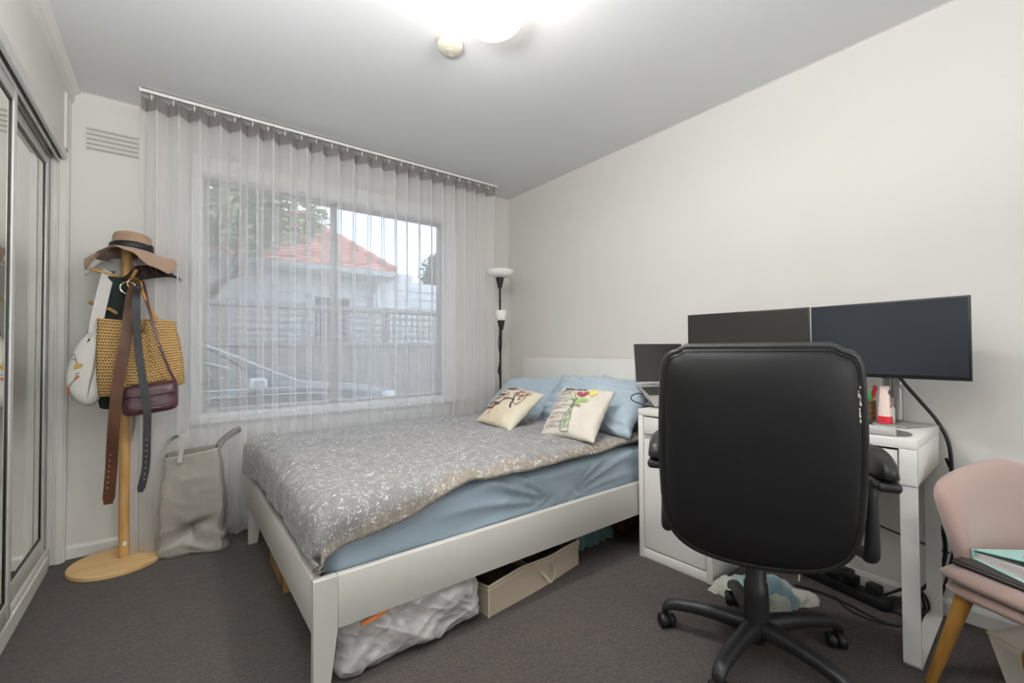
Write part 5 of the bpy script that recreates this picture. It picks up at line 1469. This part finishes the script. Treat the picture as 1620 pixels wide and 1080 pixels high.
obj('towel_fold', lump(2.085, .735, .07, .045, .05, -.5, 7), M_plush2, t, angle=3.1)
obj('towel_fold', lump(1.94, .955, .09, .05, .06, -.6, 9), M_plush2, t, angle=3.1)
t = thing('power_board', 'black power board with plugs on the carpet against the right wall', 'power board', (2.33, .66, 0))
PB = Matrix.Translation((2.335, .68, 0)) @ Matrix.Rotation(-.25, 4, 'Z')
obj('board_body', B(-.035, .035, -.20, .20, .001, .045, bev=.01, M=PB), M_black, t)
for k in range(4): obj('plug', B(-.022, .022, -.17+k*.085, -.12+k*.085, .045, .085, bev=.008, M=PB), M_bezel, t)
t = thing('power_adapter', 'black power brick with white spec print beside the power board', 'power adapter', (2.25, .52, 0))
obj('adapter_body', B(2.235, 2.295, .60, .70, .09, .125, bev=.01), M_bezel, t)
bm = bmesh.new()
for k in range(5): stroke(bm, [(0, k*.008), (.03+.012*(k % 3), k*.008)], .002, .002, lambda a, b: V((2.242+b, .688-a, .1255)))
flat('spec_print', bm, mat('white_print', '#c6c6c6', rough=.6), t)
t['label'] = 'black power brick with white spec print on top of the power board plugs'
def cable(pts, r, lab, m=M_black, **k): return tag(obj('power_cable', T(pts, r, seg=8, **k), m), lab, 'cable')
cable([(2.23, .46, 1.0), (2.30, .44, .93), (2.36, .40, .85), (2.405, .355, .766), (2.415, .325, .68), (2.418, .320, .56), (2.42, .335, .49), (2.40, .37, .42), (2.425, .345, .305), (2.42, .35, .20), (2.40, .40, .10), (2.37, .45, .045), (2.35, .50, .03)], .0065, 'thick black cable from the right monitor down behind the desk end')
cable([(2.425, .335, .62), (2.43, .315, .54), (2.42, .33, .47), (2.41, .30, .40), (2.415, .31, .33), (2.42, .33, .2), (2.40, .37, .01)], .005, 'thinner black cable bunched beside the desk end above the pink chair')
cable([(2.42, .98, .45), (2.42, .80, .36), (2.42, .62, .31), (2.415, .50, .283), (2.42, .40, .262), (2.425, .33, .25)], .0035, 'thin black cable sagging along the right wall under the desk')
cable([(2.20, .80, .006), (2.215, .70, .010), (2.205, .60, .006), (2.17, .49, .006), (2.20, .43, .006), (2.28, .45, .006), (2.30, .55, .006)], .004, 'glossy black cable lying across the carpet under the desk')
cable([(2.24, .66, .005), (2.17, .60, .005), (2.15, .52, .005), (2.18, .45, .005), (2.25, .41, .005), (2.32, .44, .005)], .0035, 'second black cable curving on the carpet in front of the power board')
cable([(2.34, .50, .05), (2.355, .44, .095), (2.36, .40, .085), (2.36, .385, .03), (2.33, .42, .006)], .005, 'black cable arching up beside the power board end')
cable([(2.35, .52, .03), (2.36, .46, .075), (2.37, .41, .075), (2.365, .40, .01), (2.36, .44, .006)], .005, 'second black cable arch nearest the desk leg')
cable([(2.23, .98, .05), (2.20, .97, .09), (2.17, .955, .03), (2.17, .95, .006)], .0035, 'white cable loop left of the chair gas lift', M_white)
cable([(2.26, .86, .04), (2.27, .84, .095), (2.255, .80, .06), (2.25, .80, .006)], .0035, 'white cable loop right of the chair gas lift', M_white)

# ------------------------------------------------------------------ outdoors
GZ = -.30
M_ground = mat('grey_concrete', '#8f8d88', rough=.9, var=.08, vscale=3, bump=.2, bscale=30)
M_board = mat('weatherboard_paint', '#c3c4c6', rough=.6, var=.03)
M_fence = mat('grey_palings', '#8e8986', rough=.9, col2='#77716d', vscale=8, stretch=(8, 1, .4))
M_gutter = mat('gutter_paint', '#9a9c9e', rough=.4)
M_dark = mat('dark_opening', '#3c4044', rough=.3)
tag(obj('driveway', B(-6, 14, YB+.16, 30, GZ-.1, GZ), M_ground, smooth=False), 'grey concrete driveway outside the window', 'driveway')
bpy.data.objects['driveway']['kind'] = 'structure'
def tiles():
    m = bpy.data.materials.new('terracotta_tiles'); m.use_nodes = True; nt = m.node_tree; b = nt.nodes['Principled BSDF']; b.inputs['Roughness'].default_value = .8
    tc = N(nt, 'ShaderNodeTexCoord'); no = N(nt, 'ShaderNodeTexNoise', Scale=3.2, Detail=5); L(nt, tc.outputs['Object'], no.inputs['Vector'])
    rp = N(nt, 'ShaderNodeValToRGB'); e = rp.color_ramp.elements; e[0].position = .35; e[0].color = lin('#a86d60'); e[1].position = .65; e[1].color = lin('#cd9686')
    L(nt, no.outputs['Fac'], rp.inputs[0]); L(nt, rp.outputs[0], b.inputs['Base Color']); return m
M_tile = tiles()
ho = thing('neighbour_house', 'neighbouring weatherboard house with terracotta tiled roof beyond the fence', 'house', (0, 9, GZ))
bm = bmesh.new()
# weatherboards: stepped profile
z = GZ; P = []
while z < 2.5: P += [(8.42, z), (8.40, z), (8.42, z+.165)]; z += .17
P = [(8.6, GZ)]+P+[(8.6, z)]
prism(bm, [(-5, y, zz_) for y, zz_ in P], (8.2, 0, 0)); obj('wall', bm, M_board, ho, smooth=False)
A, Rg = V((3.37, 8.0, 2.53)), V((2.16, 11.0, 4.24))
E0 = V((-5.5, 8.0, 2.50))
def roof(u, v):
    base = E0.lerp(A, u); top = V((-5.5, 11, 4.24)).lerp(Rg, u); p = base.lerp(top, v)
    row = v*17; fr = row-int(row)
    p.z += .035*(1-fr)+.018*abs(math.sin(p.x*PI/.30)); return p
bm = bmesh.new(); nrow = 17
for r in range(nrow):
    def rf(u, v, r=r):
        k = (0, 0, .5, 1)[int(round(v*3))]; vv = (r+k)/nrow; base = E0.lerp(A, u); top = V((-5.5, 11, 4.24)).lerp(Rg, u); p = base.lerp(top, vv)
        p.z += (.045*(1-k) if v > .1 else -.01)+.02*abs(math.sin(p.x*PI/.30)); return p
    grid(bm, 170, 3, rf)
obj('roof', bm, M_tile, ho, smooth=False, recalc=False)
bm = bmesh.new(); grid(bm, 20, 2, lambda u, v: (A.lerp(Rg, u)).lerp(V((6.5, 14, 2.53)).lerp(V((2.16, 11.0, 4.24)), u), v)); obj('hip_roof', bm, M_tile, ho, smooth=False)
bm = bmesh.new(); 
for k in range(11):
    p, q = A.lerp(Rg, k/11), A.lerp(Rg, (k+1.05)/11); tube(bm, [p+V((0, 0, .06)), q+V((0, 0, .035))], .075, seg=8, smooth=0)
obj('hip_capping', bm, M_tile, ho)
obj('gutter', B(-5.5, 3.42, 7.90, 8.02, 2.42, 2.53, bev=.02), M_gutter, ho)
obj('soffit', B(-5.5, 3.35, 8.0, 8.45, 2.40, 2.43), M_board, ho)
obj('downpipe', T([(3.05, 8.0, 2.42), (3.08, 8.2, 2.25), (3.08, 8.33, 2.15), (3.08, 8.33, GZ)], .045, seg=10, smooth=0), M_board, ho)
for xa, xb, za, zb in ((-.6, .3, .9, 2.0), (2.02, 2.62, .9, 2.02)):
    wf = obj('window', B(xa-.06, xb+.06, 8.34, 8.40, za-.06, zb+.06), M_board, ho, smooth=False); obj('pane', B(xa, xb, 8.33, 8.36, za, zb), M_dark, wf, smooth=False)
# garage with sloping parapet
ga = thing('garage', 'pale weatherboard garage wall with sloping top beside the tiled house', 'garage', (4.5, 8.6, GZ))
bm = bmesh.new(); z = GZ; P = []
while z < 2.45:
    zt = min(z+.165, 9)
    xr = 3.35+(2.53-z)/.30 if z > 1.9 else 7
    xr = min(7, 3.6+(2.5-z)*3.3)
    prism(bm, [(3.12, 8.30, z), (3.12, 8.27, z), (3.12, 8.29, zt), (3.12, 8.30, zt)], (xr-3.12, 0, 0)); z += .17
obj('wall', bm, M_board, ga, smooth=False)
# paling fence with lattice on top
fe = thing('paling_fence', 'grey paling fence with lattice screen along the driveway', 'fence', (2, 6.8, GZ))
bm = bmesh.new(); x = -4
while x < 9: box(bm, x, x+.092, 6.80, 6.815, GZ, 1.14+.01*nz(x, 3)); x += .10
obj('palings', bm, M_fence, fe, smooth=False)
obj('fence_rail', B(-4, 9, 6.77, 6.82, 1.13, 1.19), M_fence, fe, smooth=False); obj('fence_rail', B(-4, 9, 6.77, 6.82, 1.66, 1.72), M_fence, fe, smooth=False)
bm = bmesh.new(); x = -4
while x < 9: box(bm, x, x+.04, 6.79, 6.80, 1.19, 1.66); x += .105
z = 1.24
while z < 1.66: box(bm, -4, 9, 6.80, 6.81, z, z+.035); z += .10
obj('lattice', bm, M_fence, fe, smooth=False)
for x in (-3.9, -1.7, .5, 2.7, 4.9, 7.1): obj('post', B(x, x+.09, 6.82, 6.91, GZ, 1.74), M_fence, fe, smooth=False)

# trees
def leafm(name, a, b_): return mat(name, a, rough=.7, col2=b_, vscale=3)
M_leaf1 = leafm('light_leaves', '#9aa084', '#7d8768'); M_leaf2 = leafm('dark_leaves', '#788275', '#5c685b'); M_bark = mat('bark', '#6b5d50', rough=.9, var=.2)
def tree(c, R, h, m, n, lab, seed, size=.13):
    t = thing('tree', lab, 'tree', (c[0], c[1], GZ)); rd = random.Random(seed)
    bm = bmesh.new(); tube(bm, [(c[0], c[1], GZ, .06), (c[0]+.05, c[1], h*.55, .05), (c[0], c[1], h, .03)], .1, seg=8)
    for k in range(9):
        a = rd.uniform(0, 6.28); tube(bm, [(c[0]+.05, c[1], h*.6+rd.uniform(-.3, .4), .05), (c[0]+R*.4*math.cos(a), c[1]+R*.4*math.sin(a), h*.9, .03), (c[0]+R*.75*math.cos(a), c[1]+R*.75*math.sin(a), h+rd.uniform(-.2, .8), .012)], .03, seg=6)
    obj('trunk', bm, M_bark, t)
    bm = bmesh.new(); cl = [(V((rd.gauss(0, .45)*R, rd.gauss(0, .45)*R, rd.gauss(0, .38)*R*.8)), rd.uniform(.25, .5)*R) for _ in range(16)]
    for _ in range(n):
        q, r = rd.choice(cl); d = V((rd.gauss(0, 1), rd.gauss(0, 1), rd.gauss(0, 1))).normalized()*r*rd.uniform(.55, 1)
        p = V((c[0], c[1], c[2]))+q+d; a = V((rd.gauss(0, 1), rd.gauss(0, 1), rd.gauss(0, .6))).normalized(); b_ = a.cross(V((rd.gauss(0, 1), rd.gauss(0, 1), rd.gauss(0, 1)))).normalized(); s = size*rd.uniform(.6, 1.3)
        bm.faces.new([bm.verts.new(p+a*s), bm.verts.new(p+b_*s*.4), bm.verts.new(p-a*s), bm.verts.new(p-b_*s*.4)])
    o = obj('foliage', bm, m, t, smooth=False, recalc=False)
tree((.15, 7.42, 3.0), 1.15, 2.3, M_leaf1, 7000, 'light green leafy tree in front of the tiled roof at the left of the window', 2, .07)
tree((8.3, 14.5, 3.9), 1.5, 3.3, M_leaf2, 5200, 'round grey-green tree beyond the garage at the right of the window', 4, .11)
tree((12.2, 16.5, 3.2), 1.3, 2.8, M_leaf2, 3500, 'lower grey-green tree behind the garage at the far right of the window', 6, .11)

# car
M_carp = mat('dark_silver_car_paint', '#54585c', rough=.25, metal=.5, coat=.6)
M_carg = mat('tinted_car_glass', '#303438', rough=.08, spec=.8)
M_cart = mat('bright_car_trim', '#b9bcc0', rough=.35, metal=.5)
M_tyre = mat('tyre_rubber', '#1d1d1d', rough=.85)
car = thing('car', 'dark grey parked car seen through the lower half of the sheer curtain', 'car', (0, 5.6, GZ))
cy0, cy1 = 4.75, 6.45
body = [(-2.5, GZ+.25), (-2.55, .45), (-2.3, .62), (-1.2, .70), (.5, .70), (1.05, .735), (1.6, .68), (1.95, .60), (2.08, .45), (2.1, GZ+.3), (1.9, GZ+.22)]
bm = bmesh.new()
def carring(y, ins):
    return [bm.verts.new((x*(1-ins*.02), y, z-ins*.05*(z > .3))) for x, z in cr([(a, b_) for a, b_ in body], 4)]
sec = [(cy0+.02, 1), (cy0, .2), (cy0-.02, 0) if False else (cy0, 0), (cy0+.1, 0), (cy1-.1, 0), (cy1, .3), (cy1+.0, 1)]
sec = [(cy0+.0, 1.2), (cy0+.04, .3), (cy0+.15, 0), (cy1-.15, 0), (cy1-.04, .3), (cy1, 1.2)]
rs = [carring(y, i_) for y, i_ in sec]; n_ = len(rs[0])
for p, q in zip(rs, rs[1:]):
    for k in range(n_): bm.faces.new((p[k], p[(k+1) % n_], q[(k+1) % n_], q[k]))
bm.faces.new(rs[0]); bm.faces.new(rs[-1]); obj('car_body', bm, M_carp, car, angle=.9)
cab = [(-2.0, .66), (-1.45, 1.08), (-.8, 1.17), (-.1, 1.16), (.25, 1.10), (.85, .82), (1.05, .72)]
bm = bmesh.new(); rr3 = []
for y, ins in ((cy0+.05, 0), (cy0+.22, 1), (cy1-.22, 1), (cy1-.05, 0)):
    rr3.append([bm.verts.new((x, y if ins == 0 else y, z)) for x, z in ([(a, .66+(b_-.66)*(.0 if ins == 0 else 1)) for a, b_ in cab])])
for p, q in zip(rr3, rr3[1:]):
    for k in range(len(cab)-1): bm.faces.new((p[k], p[k+1], q[k+1], q[k]))
obj('car_glass', bm, M_carg, car, angle=.5)
obj('windscreen_pillar', T([(-.1, cy0+.21, 1.165), (.25, cy0+.2, 1.11), (.82, cy0+.11, .84), (1.06, cy0+.07, .735)], .011, seg=8), M_cart, car)
obj('roof_panel', B(-1.5, .15, cy0+.2, cy1-.2, 1.10, 1.185, bev=.03), M_carp, car)
obj('roof_edge_trim', T([(-1.9, cy0+.1, .84), (-1.3, cy0+.19, 1.05), (-.4, cy0+.2, 1.075), (.1, cy0+.17, .99), (.42, cy0+.12, .90)], .009, seg=8), M_cart, car)
obj('belt_trim', T([(-2.1, cy0+.03, .675), (-.5, cy0+.01, .700), (.9, cy0+.01, .700)], .007, seg=6, smooth=3), M_cart, car)
obj('body_crease', T([(-2.3, cy0+.0, .58), (0, cy0-.005, .635), (1.2, cy0, .632), (1.95, cy0+.08, .56)], .006, seg=6, smooth=4), M_cart, car)
obj('bonnet_edge', T([(1.05, cy0+.06, .745), (1.5, cy0+.10, .70), (1.98, cy0+.2, .615)], .007, seg=6, smooth=4), M_cart, car)
bm = bmesh.new(); box(bm, .56, .70, cy0-.20, cy0-.02, .70, .81, bev=.03, seg=3); box(bm, .60, .68, cy0-.05, cy0+.05, .69, .72, bev=.01); obj('wing_mirror', bm, M_cart, car)
obj('headlight', B(1.84, 2.02, cy0-.003, cy0+.2, .50, .60, bev=.03), M_cart, car)
for x in (-1.55, 1.35):
    Mx = Matrix.Translation((x, cy0+.12, GZ+.32)) @ Matrix.Rotation(PI/2, 4, 'X')
    wh = obj('wheel', lathe(bmesh.new(), [(.2, -.1), (.30, -.1), (.32, -.06), (.32, .1), (.30, .13), (.21, .13), (.2, -.1)], seg=32, M=Mx), M_tyre, car)
    obj('rim', lathe(bmesh.new(), [(0, .10), (.05, .12), (.19, .10), (.21, .12), (.21, -.05), (0, -.05)], seg=20, M=Mx), M_cart, wh)

for o in list(C.objects):
    if o.parent: continue
    g_ = {'pillow': 'pillows along the headboard', 'scatter_cushion': 'printed scatter cushions on the duvet', 'power_cable': 'cables around the desk', 'pen': 'pens in the pen cup',
          'widescreen_monitor': 'monitors on the desk', 'tree': 'trees outside the window', 'sliding_mirror_door': 'sliding mirror doors of the wardrobe', 'folded_clothes': 'clothes in the underbed organiser'}.get(o.name.split('.')[0])
    if g_: o['group'] = g_

# ------------------------------------------------------------------ sky
w = bpy.data.worlds.new('sky'); bpy.context.scene.world = w; w.use_nodes = True; nt = w.node_tree
bg = nt.nodes['Background']; tc = N(nt, 'ShaderNodeTexCoord')
sp = N(nt, 'ShaderNodeSeparateXYZ'); L(nt, tc.outputs['Generated'], sp.inputs[0])
g = N(nt, 'ShaderNodeValToRGB'); e = g.color_ramp.elements
e[0].position = 0; e[0].color = (.66, .67, .69, 1); e[1].position = .55; e[1].color = lin('#a9bfdf'); k_ = e.new(.12); k_.color = lin('#c3d4ea')
L(nt, sp.outputs['Z'], g.inputs[0])
cl = N(nt, 'ShaderNodeTexNoise', Scale=3.2, Detail=6, Roughness=.55); mp = N(nt, 'ShaderNodeMapping'); mp.inputs['Scale'].default_value = (1, 1, 2.4); mp.inputs['Location'].default_value = (.3, .9, .2)
L(nt, tc.outputs['Generated'], mp.inputs[0]); L(nt, mp.outputs[0], cl.inputs['Vector'])
cr_ = N(nt, 'ShaderNodeMapRange'); cr_.inputs[1].default_value = .47; cr_.inputs[2].default_value = .60; L(nt, cl.outputs['Fac'], cr_.inputs[0])
mx = N(nt, 'ShaderNodeMix', data_type='RGBA'); mx.inputs[7].default_value = (.95, .96, .98, 1); L(nt, cr_.outputs[0], mx.inputs[0]); L(nt, g.outputs[0], mx.inputs[6])
L(nt, mx.outputs[2], bg.inputs[0]); bg.inputs[1].default_value = 3.2

# ------------------------------------------------------------------ added fill light, aimed up at the ceiling above the camera
ld = bpy.data.lights.new('bounce_fill', 'AREA'); ld.shape = 'RECTANGLE'; ld.size = .4; ld.size_y = .4; ld.energy = 56; ld.color = (.96, .985, 1)
lo = bpy.data.objects.new('bounce_fill', ld); C.objects.link(lo); lo.location = (-.08, .4, 1.5); lo.rotation_euler = (PI, 0, 0)
# added soft fill behind the camera; the room has no opening there
ld = bpy.data.lights.new('rear_fill', 'AREA'); ld.shape = 'RECTANGLE'; ld.size = 2.4; ld.size_y = 1.6; ld.energy = 32; ld.color = (.95, .98, 1)
lo = bpy.data.objects.new('rear_fill', ld); C.objects.link(lo); lo.location = (.8, -2.7, 1.3); lo.rotation_euler = (PI/2+.5, 0, 0)

# ------------------------------------------------------------------ camera and view
cam = bpy.data.cameras.new('camera'); co = bpy.data.objects.new('camera', cam); C.objects.link(co)
yaw, pit, rol = map(math.radians, (37.72, 1.03, -.326))
f = V((math.sin(yaw)*math.cos(pit), math.cos(yaw)*math.cos(pit), math.sin(pit))); r = V((math.cos(yaw), -math.sin(yaw), 0)); u = r.cross(f)
r2 = r*math.cos(rol)+u*math.sin(rol); u2 = u*math.cos(rol)-r*math.sin(rol)
co.matrix_world = Matrix(((r2.x, u2.x, -f.x, 0), (r2.y, u2.y, -f.y, 0), (r2.z, u2.z, -f.z, 1.06), (0, 0, 0, 1)))
cam.sensor_width = 36; cam.lens = 36*696.4/1620; cam.clip_start = .02; cam.clip_end = 200
sc = bpy.context.scene; sc.camera = co
sc.view_settings.view_transform = 'Standard'; sc.view_settings.look = 'None'; sc.view_settings.exposure = .44; sc.view_settings.gamma = 1; sc.view_settings.use_curve_mapping = False
